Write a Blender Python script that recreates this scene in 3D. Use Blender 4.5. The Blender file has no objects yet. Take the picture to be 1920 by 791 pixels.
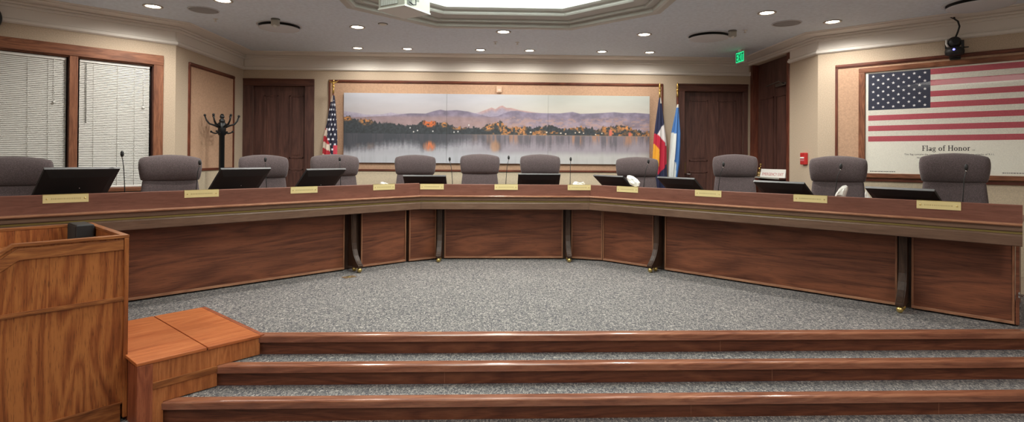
import bpy, bmesh, math, random
import numpy as np
from mathutils import Vector, Matrix

random.seed(7)
PI = math.pi
R = math.radians
COL = bpy.context.scene.collection

# ------------------------------------------------------------------ helpers
def lin(c):
    c = c / 255.0
    return c / 12.92 if c <= 0.04045 else ((c + 0.055) / 1.055) ** 2.4

def rgb(r, g, b):
    return (lin(r), lin(g), lin(b), 1.0)

class MB:
    """collects shapes that become ONE mesh object"""
    def __init__(self):
        self.v = []; self.f = []; self.m = []; self.s = []
    def add(self, vs, fs, mi=0, smooth=False):
        o = len(self.v)
        self.v += [tuple(p) for p in vs]
        for f in fs:
            self.f.append([i + o for i in f]); self.m.append(mi); self.s.append(smooth)
        return self
    def box(self, x0, x1, y0, y1, z0, z1, mi=0):
        vs = [(x0,y0,z0),(x1,y0,z0),(x1,y1,z0),(x0,y1,z0),(x0,y0,z1),(x1,y0,z1),(x1,y1,z1),(x0,y1,z1)]
        return self.add(vs, [(0,3,2,1),(4,5,6,7),(0,1,5,4),(1,2,6,5),(2,3,7,6),(3,0,4,7)], mi)
    def prism(self, poly, a, b, mi=0, close=True):
        """poly: ordered 3-D loop; a, b: offset vectors (or functions of a point) of the two ends"""
        fa = a if callable(a) else (lambda p: Vector(p) + Vector(a))
        fb = b if callable(b) else (lambda p: Vector(p) + Vector(b))
        n = len(poly)
        vs = [fa(p) for p in poly] + [fb(p) for p in poly]
        fs = [(i, (i+1) % n, n + (i+1) % n, n + i) for i in range(n)]
        if close:
            fs += [tuple(range(n-1, -1, -1)), tuple(range(n, 2*n))]
        return self.add(vs, fs, mi)
    def loft(self, rings, mi=0, smooth=True, cap=True):
        n = len(rings[0]); vs = [p for r in rings for p in r]; fs = []
        for k in range(len(rings)-1):
            for i in range(n):
                j = (i+1) % n
                fs.append((k*n+i, k*n+j, (k+1)*n+j, (k+1)*n+i))
        self.add(vs, fs, mi, smooth)
        if cap:
            o = len(self.v) - len(vs)
            self.f.append([o + i for i in range(n-1, -1, -1)]); self.m.append(mi); self.s.append(False)
            self.f.append([o + (len(rings)-1)*n + i for i in range(n)]); self.m.append(mi); self.s.append(False)
        return self
    def lathe(self, prof, cx=0, cy=0, n=20, mi=0, smooth=True, M=None):
        ring = prof[0][0] > 0.0125 and prof[-1][0] > 0.0125 and min(r for r, z in prof) > 0.0125
        if ring: prof = list(prof) + [prof[0]]
        rings = [[Vector((cx + r*math.cos(2*PI*i/n), cy + r*math.sin(2*PI*i/n), z)) for i in range(n)] for r, z in prof]
        if M is not None:
            rings = [[M @ p for p in r] for r in rings]
        return self.loft(rings, mi, smooth, cap=not ring)
    def tube(self, pts, r, n=10, mi=0):
        pts = [Vector(p) for p in pts]; rings = []
        rr = r if isinstance(r, (list, tuple)) else [r]*len(pts)
        prev = None
        for i, p in enumerate(pts):
            t = (pts[min(i+1, len(pts)-1)] - pts[max(i-1, 0)]).normalized()
            a = Vector((0,0,1)) if abs(t.z) < 0.9 else Vector((0,1,0))
            u = t.cross(a).normalized() if prev is None else (prev - t*prev.dot(t)).normalized()
            prev = u; w = t.cross(u)
            rings.append([p + (u*math.cos(2*PI*k/n) + w*math.sin(2*PI*k/n))*rr[i] for k in range(n)])
        return self.loft(rings, mi, True)
    def ball(self, c, r, mi=0, n=14, sx=1, sy=1, sz=1):
        rings = []
        for k in range(n//2 + 1):
            t = PI*k/(n//2); rad = max(math.sin(t), 0.02)*r
            rings.append([(c[0]+sx*rad*math.cos(2*PI*i/n), c[1]+sy*rad*math.sin(2*PI*i/n), c[2]-sz*math.cos(t)*r) for i in range(n)])
        return self.loft(rings, mi, True)
    def build(self, name, mats, parent=None, bevel=0, origin=None, ang=0, fixn=True):
        me = bpy.data.meshes.new(name)
        me.from_pydata(self.v, [], self.f)
        mats = mats if isinstance(mats, (list, tuple)) else [mats]
        for m in mats: me.materials.append(m)
        me.polygons.foreach_set('material_index', self.m)
        me.polygons.foreach_set('use_smooth', self.s)
        if fixn:
            bm = bmesh.new(); bm.from_mesh(me)
            bmesh.ops.recalc_face_normals(bm, faces=bm.faces)
            bm.to_mesh(me); bm.free()
        me.update()
        o = bpy.data.objects.new(name, me); COL.objects.link(o)
        if parent is not None: o.parent = parent
        if origin is not None:
            o.location = (origin[0], origin[1], origin[2] if len(origin) > 2 else 0); o.rotation_euler = (0, 0, ang)
        if bevel:
            b = o.modifiers.new('edge', 'BEVEL'); b.width = bevel; b.segments = 2; b.limit_method = 'ANGLE'; b.angle_limit = R(40)
        return o

def thing(name, label, cat, loc=(0,0,0), rz=0, group=None):
    o = bpy.data.objects.new(name, None); COL.objects.link(o)
    o.empty_display_size = 0.1
    o.location = loc if len(loc) == 3 else (loc[0], loc[1], 0); o.rotation_euler = (0, 0, rz)
    o['label'] = label; o['category'] = cat
    if group: o['group'] = group
    return o

def tag(o, label, cat, group=None):
    o['label'] = label; o['category'] = cat
    if group: o['group'] = group
    return o

def struct(o, label=None):
    o['kind'] = 'structure'
    if label: o['label'] = label
    return o

def dup(root, loc, rz, label, group=None, scale=None):
    r = root.copy(); COL.objects.link(r); r.location = loc; r.rotation_euler = (0, 0, rz); r['label'] = label
    if group: r['group'] = group
    if scale: r.scale = scale
    for ch in list(root.children):
        c = ch.copy(); COL.objects.link(c); c.parent = r
        for g in list(ch.children):
            d = g.copy(); COL.objects.link(d); d.parent = c
    return r

# ------------------------------------------------------------------ materials
def new_mat(name):
    m = bpy.data.materials.new(name); m.use_nodes = True
    nt = m.node_tree; b = nt.nodes['Principled BSDF']
    return m, nt, b

def plain(name, c, rough=0.5, metal=0.0, noise=0.0, nscale=60, bump=0.0, coat=0.0, spec=None):
    m, nt, b = new_mat(name)
    b.inputs['Base Color'].default_value = rgb(*c)
    b.inputs['Roughness'].default_value = rough
    b.inputs['Metallic'].default_value = metal
    if coat: b.inputs['Coat Weight'].default_value = coat; b.inputs['Coat Roughness'].default_value = 0.1
    if spec is not None: b.inputs['Specular IOR Level'].default_value = spec
    if noise or bump:
        tc = nt.nodes.new('ShaderNodeTexCoord')
        n = nt.nodes.new('ShaderNodeTexNoise'); n.inputs['Scale'].default_value = nscale; n.inputs['Detail'].default_value = 4
        nt.links.new(tc.outputs['Object'], n.inputs['Vector'])
        if noise:
            cr = nt.nodes.new('ShaderNodeValToRGB')
            lo = [max(0, x*(1-noise)) for x in c]; hi = [min(255, x*(1+noise)) for x in c]
            cr.color_ramp.elements[0].position = 0.3; cr.color_ramp.elements[1].position = 0.7
            cr.color_ramp.elements[0].color = rgb(*lo); cr.color_ramp.elements[1].color = rgb(*hi)
            nt.links.new(n.outputs['Fac'], cr.inputs['Fac']); nt.links.new(cr.outputs['Color'], b.inputs['Base Color'])
        if bump:
            bp = nt.nodes.new('ShaderNodeBump'); bp.inputs['Strength'].default_value = bump; bp.inputs['Distance'].default_value = 0.004
            nt.links.new(n.outputs['Fac'], bp.inputs['Height']); nt.links.new(bp.outputs['Normal'], b.inputs['Normal'])
    return m

def wood(name, dark, mid, light, axis='x', rough=0.4, scale=1.0, fig=1.0, coat=0.0, spec=0.35, pore=0.5):
    """streaked grain running along axis, with cathedral figure"""
    m, nt, b = new_mat(name)
    b.inputs['Roughness'].default_value = rough
    b.inputs['Specular IOR Level'].default_value = spec
    if coat: b.inputs['Coat Weight'].default_value = coat; b.inputs['Coat Roughness'].default_value = 0.15
    tc = nt.nodes.new('ShaderNodeTexCoord')
    def mapping(along, across):
        mp = nt.nodes.new('ShaderNodeMapping')
        s = [across*scale]*3; s['xyz'.index(axis)] = along*scale
        mp.inputs['Scale'].default_value = s
        nt.links.new(tc.outputs['Object'], mp.inputs['Vector']); return mp
    def noise(along, across, detail, dist):
        n = nt.nodes.new('ShaderNodeTexNoise'); n.inputs['Scale'].default_value = 1.0; n.inputs['Detail'].default_value = detail; n.inputs['Distortion'].default_value = dist
        nt.links.new(mapping(along, across).outputs[0], n.inputs['Vector']); return n.outputs['Fac']
    def math_(op, x, y):
        n = nt.nodes.new('ShaderNodeMath'); n.operation = op
        for k, v in enumerate((x, y)):
            if isinstance(v, (int, float)): n.inputs[k].default_value = v
            else: nt.links.new(v, n.inputs[k])
        return n.outputs[0]
    broad = noise(0.7, 5.0, 3, 0.4*fig)
    rings = math_('PINGPONG', math_('MULTIPLY', noise(0.55, 4.5, 2, 0.3*fig), 16.0), 1.0)
    fine = noise(4.0, 110.0, 3, 0.2)
    pores = noise(9.0, 210.0, 2, 0.0)
    t = math_('ADD', math_('ADD', math_('MULTIPLY', broad, 0.45), math_('MULTIPLY', rings, 0.17*fig)), math_('MULTIPLY', fine, 0.42))
    cr = nt.nodes.new('ShaderNodeValToRGB')
    e = cr.color_ramp.elements
    e[0].position = 0.30; e[0].color = rgb(*dark); e[1].position = 0.72; e[1].color = rgb(*light)
    k = e.new(0.50); k.color = rgb(*mid)
    nt.links.new(t, cr.inputs['Fac'])
    pr = nt.nodes.new('ShaderNodeMapRange'); pr.inputs['From Min'].default_value = 0.58; pr.inputs['From Max'].default_value = 0.68; pr.inputs['To Min'].default_value = 0.0; pr.inputs['To Max'].default_value = pore
    nt.links.new(pores, pr.inputs['Value'])
    mx = nt.nodes.new('ShaderNodeMix'); mx.data_type = 'RGBA'; nt.links.new(pr.outputs[0], mx.inputs[0])
    nt.links.new(cr.outputs['Color'], mx.inputs[6]); mx.inputs[7].default_value = rgb(*[c*0.72 for c in dark])
    nt.links.new(mx.outputs[2], b.inputs['Base Color'])
    return m

def carpet(name):
    m, nt, b = new_mat(name)
    b.inputs['Roughness'].default_value = 0.95; b.inputs['Specular IOR Level'].default_value = 0.1
    tc = nt.nodes.new('ShaderNodeTexCoord')
    mp = nt.nodes.new('ShaderNodeMapping'); mp.inputs['Rotation'].default_value = (0, 0, 0.5); mp.inputs['Scale'].default_value = (1.0, 0.6, 1.0)
    nt.links.new(tc.outputs['Object'], mp.inputs['Vector'])
    n = nt.nodes.new('ShaderNodeTexNoise'); n.inputs['Scale'].default_value = 58; n.inputs['Detail'].default_value = 2; n.inputs['Distortion'].default_value = 1.5
    n2 = nt.nodes.new('ShaderNodeTexNoise'); n2.inputs['Scale'].default_value = 2.0; n2.inputs['Detail'].default_value = 2
    nt.links.new(mp.outputs[0], n.inputs['Vector']); nt.links.new(tc.outputs['Object'], n2.inputs['Vector'])
    cr = nt.nodes.new('ShaderNodeValToRGB'); e = cr.color_ramp.elements
    e[0].position = 0.34; e[0].color = rgb(80, 80, 85); e[1].position = 0.68; e[1].color = rgb(182, 174, 167)
    k = e.new(0.5); k.color = rgb(116, 112, 112)
    nt.links.new(n.outputs['Fac'], cr.inputs['Fac'])
    mx = nt.nodes.new('ShaderNodeMix'); mx.data_type = 'RGBA'; mx.blend_type = 'MULTIPLY'; mx.inputs[0].default_value = 0.25
    nt.links.new(cr.outputs['Color'], mx.inputs[6]); nt.links.new(n2.outputs['Fac'], mx.inputs[7])
    nt.links.new(mx.outputs[2], b.inputs['Base Color'])
    bp = nt.nodes.new('ShaderNodeBump'); bp.inputs['Strength'].default_value = 0.5; bp.inputs['Distance'].default_value = 0.006
    nt.links.new(n.outputs['Fac'], bp.inputs['Height']); nt.links.new(bp.outputs['Normal'], b.inputs['Normal'])
    return m

def fabric(name, c):
    m, nt, b = new_mat(name)
    b.inputs['Roughness'].default_value = 0.9; b.inputs['Sheen Weight'].default_value = 0.25
    b.inputs['Specular IOR Level'].default_value = 0.15
    tc = nt.nodes.new('ShaderNodeTexCoord')
    v = nt.nodes.new('ShaderNodeTexVoronoi'); v.inputs['Scale'].default_value = 120
    nt.links.new(tc.outputs['Object'], v.inputs['Vector'])
    cr = nt.nodes.new('ShaderNodeValToRGB'); e = cr.color_ramp.elements
    e[0].position = 0.05; e[0].color = rgb(*[min(255, x*1.22) for x in c]); e[1].position = 0.55; e[1].color = rgb(*[x*0.9 for x in c])
    nt.links.new(v.outputs['Distance'], cr.inputs['Fac']); nt.links.new(cr.outputs['Color'], b.inputs['Base Color'])
    bp = nt.nodes.new('ShaderNodeBump'); bp.inputs['Strength'].default_value = 0.2; bp.inputs['Distance'].default_value = 0.002
    nt.links.new(v.outputs['Distance'], bp.inputs['Height']); nt.links.new(bp.outputs['Normal'], b.inputs['Normal'])
    return m

def emit(name, c, s):
    m, nt, b = new_mat(name)
    b.inputs['Base Color'].default_value = rgb(*c)
    b.inputs['Emission Color'].default_value = rgb(*c); b.inputs['Emission Strength'].default_value = s
    return m

def vcol(name, rough=0.6, spec=0.3):
    m, nt, b = new_mat(name)
    a = nt.nodes.new('ShaderNodeVertexColor'); a.layer_name = 'Col'
    nt.links.new(a.outputs['Color'], b.inputs['Base Color'])
    b.inputs['Roughness'].default_value = rough; b.inputs['Specular IOR Level'].default_value = spec
    return m

def glass_pane(name):
    m = bpy.data.materials.new(name); m.use_nodes = True; nt = m.node_tree; nt.nodes.clear()
    out = nt.nodes.new('ShaderNodeOutputMaterial'); mix = nt.nodes.new('ShaderNodeMixShader')
    t = nt.nodes.new('ShaderNodeBsdfTransparent'); g = nt.nodes.new('ShaderNodeBsdfGlossy'); g.inputs['Roughness'].default_value = 0.02
    f = nt.nodes.new('ShaderNodeFresnel'); f.inputs['IOR'].default_value = 1.5
    ge = nt.nodes.new('ShaderNodeNewGeometry'); inv = nt.nodes.new('ShaderNodeMath'); inv.operation = 'SUBTRACT'; inv.inputs[0].default_value = 1.0
    mu = nt.nodes.new('ShaderNodeMath'); mu.operation = 'MULTIPLY'
    nt.links.new(ge.outputs['Backfacing'], inv.inputs[1]); nt.links.new(inv.outputs[0], mu.inputs[0]); nt.links.new(f.outputs[0], mu.inputs[1])
    nt.links.new(mu.outputs[0], mix.inputs[0]); nt.links.new(t.outputs[0], mix.inputs[1]); nt.links.new(g.outputs[0], mix.inputs[2])
    nt.links.new(mix.outputs[0], out.inputs[0]); return m

M_ceil = plain('ceiling_paint', (217, 228, 240), 0.9, noise=0.03, nscale=25)
M_crown = plain('crown_paint', (232, 226, 218), 0.55)
M_tray = plain('tray_paint', (190, 189, 184), 0.5)
M_wall = plain('wall_fabric', (194, 176, 154), 0.9, noise=0.06, nscale=90)
M_cream = plain('wall_cream', (205, 190, 165), 0.9, noise=0.05, nscale=90)
M_tack = plain('tack_panel_fabric', (190, 155, 128), 0.9, noise=0.05, nscale=60)
M_carpet = carpet('carpet_loop')
M_mold = wood('red_brown_molding', (70, 34, 26), (98, 52, 38), (128, 74, 54), 'x', 0.4, 2.0)
M_moldz = wood('red_brown_molding_upright', (70, 34, 26), (98, 52, 38), (128, 74, 54), 'z', 0.4, 2.0)
M_wincase = wood('window_casing_oak', (84, 48, 33), (126, 79, 55), (156, 103, 74), 'x', 0.45, 2.0)
M_wincasez = wood('window_casing_oak_upright', (84, 48, 33), (126, 79, 55), (156, 103, 74), 'z', 0.45, 2.0)
M_door = wood('door_dark_wood', (62, 40, 36), (88, 58, 51), (108, 74, 64), 'z', 0.45, 1.0)
M_doorx = wood('door_casing_wood', (60, 35, 29), (84, 51, 41), (106, 66, 52), 'x', 0.45, 1.0)
M_panel = wood('desk_panel_walnut', (62, 33, 23), (106, 62, 44), (132, 79, 55), 'x', 0.42, 0.9, 1.2)
M_edge = wood('desk_edge_trim', (120, 78, 56), (156, 108, 82), (176, 130, 100), 'x', 0.3, 2.0, coat=0.5)
M_edgez = wood('desk_edge_trim_upright', (110, 70, 50), (140, 95, 70), (160, 114, 86), 'z', 0.35, 2.0)
M_fascia = wood('desk_fascia_wood', (90, 67, 54), (112, 86, 71), (128, 102, 84), 'x', 0.38, 1.2, 0.5)
M_up = wood('desk_upstand_wood', (104, 64, 52), (122, 79, 66), (138, 92, 77), 'x', 0.4, 1.5, 0.5)
M_leg = wood('desk_leg_wood', (42, 28, 21), (58, 40, 30), (72, 52, 41), 'z', 0.4, 2.0)
M_stair = wood('stair_oak', (66, 35, 25), (106, 61, 44), (132, 82, 58), 'x', 0.4, 1.6)
M_nose = wood('stair_nosing_oak', (100, 56, 40), (142, 88, 65), (168, 114, 87), 'x', 0.3, 1.6, coat=0.8)  # paler than the stair oak, reflected light on the lip is in the colour
M_oak = wood('lectern_oak', (98, 48, 22), (142, 78, 38), (172, 106, 56), 'z', 0.42, 1.2, 1.9, pore=0.75)
M_oakx = wood('lectern_oak_rail', (98, 52, 24), (144, 86, 46), (178, 116, 66), 'x', 0.42, 2.0)
M_oaky = wood('lectern_oak_cross_rail', (98, 52, 24), (144, 86, 46), (178, 116, 66), 'y', 0.42, 2.0)
M_orange = wood('ramp_oak_veneer', (152, 78, 40), (178, 100, 55), (196, 120, 72), 'x', 0.42, 1.2, 1.0)
M_orangez = wood('ramp_oak_side', (126, 70, 36), (166, 98, 54), (192, 122, 72), 'z', 0.45, 2.0)
M_post = wood('ramp_post_oak', (104, 52, 34), (142, 76, 50), (168, 98, 66), 'z', 0.45, 2.0)
M_brass = plain('polished_brass', (214, 190, 120), 0.28, 0.85)
M_plate = plain('brass_nameplate', (240, 222, 164), 0.35, 0.3)
M_engrave = plain('engraved_line', (208, 188, 132), 0.5, 0.2)
M_strip = plain('brass_strip', (148, 132, 80), 0.35, 0.7)
M_gold = plain('gold_finial', (212, 178, 104), 0.3, 0.9)
M_chrome = plain('chrome', (205, 205, 205), 0.2, 1.0)
M_black = plain('black_plastic', (30, 31, 33), 0.5, noise=0.12, nscale=200)
M_monback = plain('monitor_back_black', (26, 28, 30), 0.7, noise=0.15, nscale=160)
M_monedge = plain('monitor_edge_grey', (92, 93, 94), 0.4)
M_screen = plain('dark_screen', (14, 15, 18), 0.15)
M_iron = plain('black_iron', (30, 32, 34), 0.35, 0.3)
M_chair = fabric('chair_fabric', (92, 81, 82))
M_blind = plain('blind_white', (208, 207, 201), 0.55)
M_white = plain('white_plastic', (224, 223, 218), 0.5)
M_offw = plain('offwhite_plastic', (176, 174, 164), 0.5)
M_vent = plain('vent_grey', (118, 119, 114), 0.6)
M_dif = plain('diffuser_grey', (206, 210, 216), 0.8)
M_slot = plain('diffuser_slot_dark', (52, 52, 54), 0.9)
M_speaker = plain('speaker_grille', (150, 150, 152), 0.8)
M_paper = plain('white_paper', (238, 236, 230), 0.8)
M_red = plain('alarm_red', (190, 44, 44), 0.45)
M_redink = plain('red_ink', (186, 74, 74), 0.7)
M_ink = plain('black_ink', (58, 54, 54), 0.8)
M_navy = plain('print_navy', (42, 46, 66), 0.7)
M_pred = plain('print_red', (186, 84, 96), 0.7, noise=0.06, nscale=120)
M_pwhite = plain('print_white', (242, 240, 228), 0.7, noise=0.03, nscale=100)
M_pgrey = plain('print_stripe_white', (228, 226, 214), 0.7, noise=0.05, nscale=120)
M_star = plain('print_star', (236, 236, 238), 0.7)
M_tan = plain('tan_plastic', (206, 172, 146), 0.6)
M_can = plain('downlight_trim', (176, 168, 160), 0.4)
M_lamp = emit('downlight_lamp', (255, 240, 214), 14.0)
M_cove = emit('luminous_ceiling', (232, 243, 237), 7.0)
M_cove2 = emit('luminous_ceiling_hall', (248, 243, 232), 2.6)
M_exitg = emit('exit_green', (30, 205, 130), 0.9)
M_exitd = plain('exit_letter_dark', (16, 66, 50), 0.6)
M_led = emit('blue_led', (96, 96, 255), 4.0)
M_art = vcol('landscape_print', 0.55)
M_flag = vcol('flag_cloth', 0.75)
M_glass = glass_pane('poster_glass')
M_winglass = plain('night_window_glass', (26, 28, 32), 0.08)

# ------------------------------------------------------------------ frames: x right, y into the wall, z up
CEIL = 3.13
FLOOR = -0.465
BACKFLOOR = 0.20
WIN = ((-4.03, 7.25, 0), R(44.5))
FLG = ((4.34, 7.23, 0), R(-44.5))
LFT = ((-4.03, 0, 0), R(90))
RGT = ((4.34, 0, 0), R(-90))
BCK = ((0, 9.2, 0), 0.0)
def w2(fr, x, y, z=0):
    (ox, oy, oz), a = fr
    return Vector((ox + x*math.cos(a) - y*math.sin(a), oy + x*math.sin(a) + y*math.cos(a), z))

def wall(name, fr, x0, x1, z0, z1, mat, openings=(), th=0.14):
    xs = sorted({x0, x1} | {v for o in openings for v in o[:2]}); zs = sorted({z0, z1} | {v for o in openings for v in o[2:]})
    mb = MB()
    for a, b in zip(xs, xs[1:]):
        for c, d in zip(zs, zs[1:]):
            if any(o[0] <= a and b <= o[1] and o[2] <= c and d <= o[3] for o in openings): continue
            mb.box(a, b, 0, th, c, d)
    return struct(mb.build(name, mat, origin=fr[0], ang=fr[1], fixn=False))

# ------------------------------------------------------------------ room shell
WINL, FLGL = 2.6, 2.9
wall('wall_back', BCK, -4.17, 4.48, FLOOR, CEIL, M_wall, [(-3.874, -3.034, BACKFLOOR, 2.600), (3.233, 4.233, BACKFLOOR, 2.592)])
wall('wall_left', LFT, 7.25, 9.34, FLOOR, CEIL, M_wall)
wall('wall_right', RGT, -9.34, -7.23, FLOOR, CEIL, M_wall, [(-9.10, -7.93, BACKFLOOR, 3.02)])
wall('wall_left_window', WIN, -WINL, 0.0, FLOOR, CEIL, M_wall, [(-1.82, -1.074, 1.062, 2.58), (-0.997, -0.247, 1.062, 2.58)])
wall('wall_right_flag', FLG, 0.0, FLGL, FLOOR, CEIL, M_wall)
pL = w2(WIN, -WINL, 0); pR = w2(FLG, FLGL, 0)
wall('wall_left_side', ((pL.x, 0, 0), R(90)), -4.0, pL.y, FLOOR, CEIL, M_wall)
wall('wall_right_side', ((pR.x, 0, 0), R(-90)), -pR.y, 4.0, FLOOR, CEIL, M_wall)
wall('wall_rear', ((0, -4.0, 0), PI), -pR.x - 0.14, -pL.x + 0.14, FLOOR, CEIL, M_wall)
# pale lower wall below the framed tack panels
for nm, fr, a, b in (('wall_back_lower', BCK, -2.70, 2.93), ('wall_left_lower', LFT, 7.50, 8.90), ('wall_right_lower', FLG, 0.20, 2.72)):
    struct(MB().box(a, b, -0.004, 0.0, BACKFLOOR, 1.245).build(nm, M_cream, origin=fr[0], ang=fr[1]))

# floors
struct(MB().box(pL.x-0.1, pR.x+0.1, -4.1, 4.40, FLOOR-0.1, FLOOR).build('floor', M_carpet))
pf = [(-1.830, 4.61), (-2.712, 5.434), (-3.318, 4.812), (-3.47, 4.97), (-4.35, 4.02), (-5.88, 4.02), (-5.88, 5.43), (-4.03, 7.25), (-4.03, 9.2), (4.34, 9.2), (4.34, 7.23), (6.40, 5.20), (6.40, 4.61)]
struct(MB().prism([(p[0], p[1], 0.0) for p in pf], (0,0,-0.16), (0,0,0)).build('floor_platform', M_carpet))

# steps: carpet tread, wood riser and rounded nosing
step_txt = ['uppermost wood-edged step at the platform lip', 'middle carpeted step of the three', 'lowest carpeted step down to the hall floor']
NY = (4.590, 4.352, 4.088)
for i in range(3):
    z = -0.155*i; y = NY[i]
    t = thing('dais_step', step_txt[i], 'step', (0, y, z)); struct(t)
    x0, x1 = (-1.868, -2.100, -2.350)[i], 5.9
    prof = [(0.004,-0.054),(-0.022,-0.054),(-0.027,-0.050),(-0.028,-0.010),(-0.026,-0.003),(-0.018,0.003),(-0.006,0.006),(0.055,0.006),(0.060,0.0),(0.060,-0.054)]
    MB().prism([(0, p[0], p[1]) for p in prof], (x0,0,0), (x1,0,0)).build('nosing', M_nose, t)
    MB().box(x0, x1, 0.006, 0.022, -0.155, -0.050).build('riser', M_stair, t)
    if i:
        MB().box(x0, x1, 0.060, NY[i-1]-y, -0.12, 0.0).build('tread', M_carpet, t)
    else:
        MB().box(x0, x1, 0.022, 0.03, -0.12, -0.052).build('backer', M_stair, t)
    # butt joints in the boards
    j = MB()
    for x in ((1.93,), (-0.35, 2.25), (1.5, 3.4))[i]:
        j.box(x, x+0.004, 0.0052, 0.010, -0.152, -0.056)
    j.build('joint', M_edgez, t)

# raised floor behind the desks
def desk_back_line(off):
    def q(o, a, x, y): return (o[0] + x*math.cos(a) - y*math.sin(a), o[1] + x*math.sin(a) + y*math.cos(a))
    k = math.tan(R(21.25))*off; k2 = math.tan(R(23))*off
    return [q((-.97,7.72), R(42.5), -4.2, off), q((-.97,7.72), R(42.5), k*0.0-off*0.02, off), (-0.97-off*0.40, 7.72+off), (1.38+off*0.42, 7.72+off), q((1.38,7.72), R(-46), 4.44, off)]
pl = [desk_back_line(0.33)[0], (-1.10, 8.06), (1.52, 8.06), desk_back_line(0.33)[4]]
c0 = w2(WIN, -2.1, 0); c1 = w2(FLG, 1.5, 0)
poly = [pl[0], pl[1], pl[2], pl[3], (5.35, 6.23), (4.34, 7.23), (4.34, 9.2), (-4.03, 9.2), (-4.03, 7.25), (c0.x, c0.y)]
struct(MB().prism([(p[0], p[1], 0.0) for p in poly], (0,0,0.001), (0,0,BACKFLOOR)).build('floor_rear_platform', M_carpet))

# ceiling with an octagonal tray over the platform and a second one over the hall
X0, X1 = pL.x-0.2, pR.x+0.2
TRZ = 4.05
def octa(ins, O_, HW):
    h = HW - ins; c = HW*0.502 - ins*0.414
    return [(O_[0]-c, O_[1]+h), (O_[0]+c, O_[1]+h), (O_[0]+h, O_[1]+c), (O_[0]+h, O_[1]-c), (O_[0]+c, O_[1]-h), (O_[0]-c, O_[1]-h), (O_[0]-h, O_[1]-c), (O_[0]-h, O_[1]+c)]
def ceiling_part(name, O_, HW, Y0, Y1):
    mb = MB(); oc = octa(0.0, O_, HW)
    outer = [(oc[0][0], Y1), (oc[1][0], Y1), (X1, oc[2][1]), (X1, oc[3][1]), (oc[4][0], Y0), (oc[5][0], Y0), (X0, oc[6][1]), (X0, oc[7][1])]
    corner = {1: (X1, Y1), 3: (X1, Y0), 5: (X0, Y0), 7: (X0, Y1)}
    vs = [(x, y, CEIL) for x, y in oc] + [(x, y, CEIL) for x, y in outer]
    fs = []
    for i in range(8):
        j = (i+1) % 8
        if i in corner:
            vs.append((corner[i][0], corner[i][1], CEIL)); fs.append((i, 8+i, len(vs)-1, 8+j, j))
        else:
            fs.append((i, 8+i, 8+j, j))
    mb.add(vs, fs)
    mb.add([(x, y, z+0.05) for x, y, z in vs], [tuple(reversed(f)) for f in fs])
    struct(mb.build(name, M_ceil))
TR1 = ((0.15, 5.325), 1.735); TR2 = ((-0.2, 0.6), 1.9)
ceiling_part('ceiling', *TR1, 2.9, 9.4)
ceiling_part('ceiling_hall', *TR2, -4.2, 2.9)
# tray crown
prof = [(0.0,3.131),(-0.02,3.118),(-0.015,3.094),(0.055,3.090),(0.085,3.100),(0.088,3.150),(0.150,3.155),(0.155,3.138),(0.175,3.140),(0.18,3.172),(0.225,3.176),(0.225,3.164),(0.330,3.184),(0.345,3.200),(0.348,3.225),(0.385,3.228),(0.40,3.236),(0.42,3.250),(0.42,TRZ+0.02)]
for nm, tr, pn, mt, tz in (('trim_1', TR1, 'ceiling_light_panel', M_cove, TRZ), ('trim_13', TR2, 'ceiling_light_panel_hall', M_cove2, 3.34)):
    struct(MB().loft([[Vector((x, y, z)) for x, y in octa(d, *tr)] for d, z in prof[:-1] + [(0.42, tz+0.02)]], smooth=False, cap=False).build(nm, M_tray))
    struct(MB().prism([(x, y, tz) for x, y in octa(0.40, *tr)], (0,0,0), (0,0,0.04)).build(pn, mt))

# crown along the walls (mitred sweep)
inner = [tuple(pL[:2]), (-4.03, 7.25), (-4.03, 9.2), (4.34, 9.2), (4.34, 7.93)]
inner2 = [(4.34, 7.93), (4.34, 7.23), tuple(pR[:2])]
cprof = [(0.0,3.030),(0.030,3.030),(0.034,3.036),(0.034,3.056),(0.026,3.058),(0.026,3.064),(0.050,3.064),(0.054,3.070),(0.054,3.086),(0.046,3.088),(0.046,3.093),(0.085,3.093),(0.120,3.098),(0.160,3.104),(0.195,3.108),(0.200,3.112),(0.194,3.116),(0.225,3.116),(0.232,3.122),(0.232,3.131),(0.0,3.131)]
rprof = [(0.0,2.858),(0.014,2.858),(0.018,2.864),(0.030,2.866),(0.036,2.872),(0.036,2.896),(0.032,2.900),(0.020,2.902),(0.020,2.908),(0.026,2.910),(0.026,2.918),(0.0,2.924)]
def sweep(path, prof, name, mat):
    pts = [Vector(p) for p in path]; rings = []
    for i, p in enumerate(pts):
        ns = []
        for a, b in ((i-1, i), (i, i+1)):
            if 0 <= a and b < len(pts):
                d = (pts[b]-pts[a]).normalized(); ns.append(Vector((d.y, -d.x)))
        m = ns[0] if len(ns) == 1 else (ns[0]+ns[1]) / (1 + ns[0].dot(ns[1]))
        rings.append([Vector((p.x+m.x*d, p.y+m.y*d, z)) for d, z in prof])
    return struct(MB().loft(rings, smooth=False, cap=True).build(name, mat))
sweep(inner[:4] + [(4.34, 7.23), tuple(pR[:2])], cprof, 'trim_2', M_crown)
sweep(inner[:4] + [(4.34, 9.12)], rprof, 'trim_3', M_crown)
sweep(inner2, rprof, 'trim_4', M_crown)
# painted frieze between rail and crown
def frieze(name, fr, a, b):
    struct(MB().box(a, b, -0.006, 0.0, 2.90, 3.06).build(name, M_crown, origin=fr[0], ang=fr[1]))
frieze('trim_5', WIN, -WINL, -0.004); frieze('trim_6', LFT, 7.25, 9.19); frieze('trim_7', BCK, -4.02, 4.33)
frieze('trim_8', RGT, -7.92, -7.235); frieze('trim_9', FLG, 0.004, FLGL)

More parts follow.
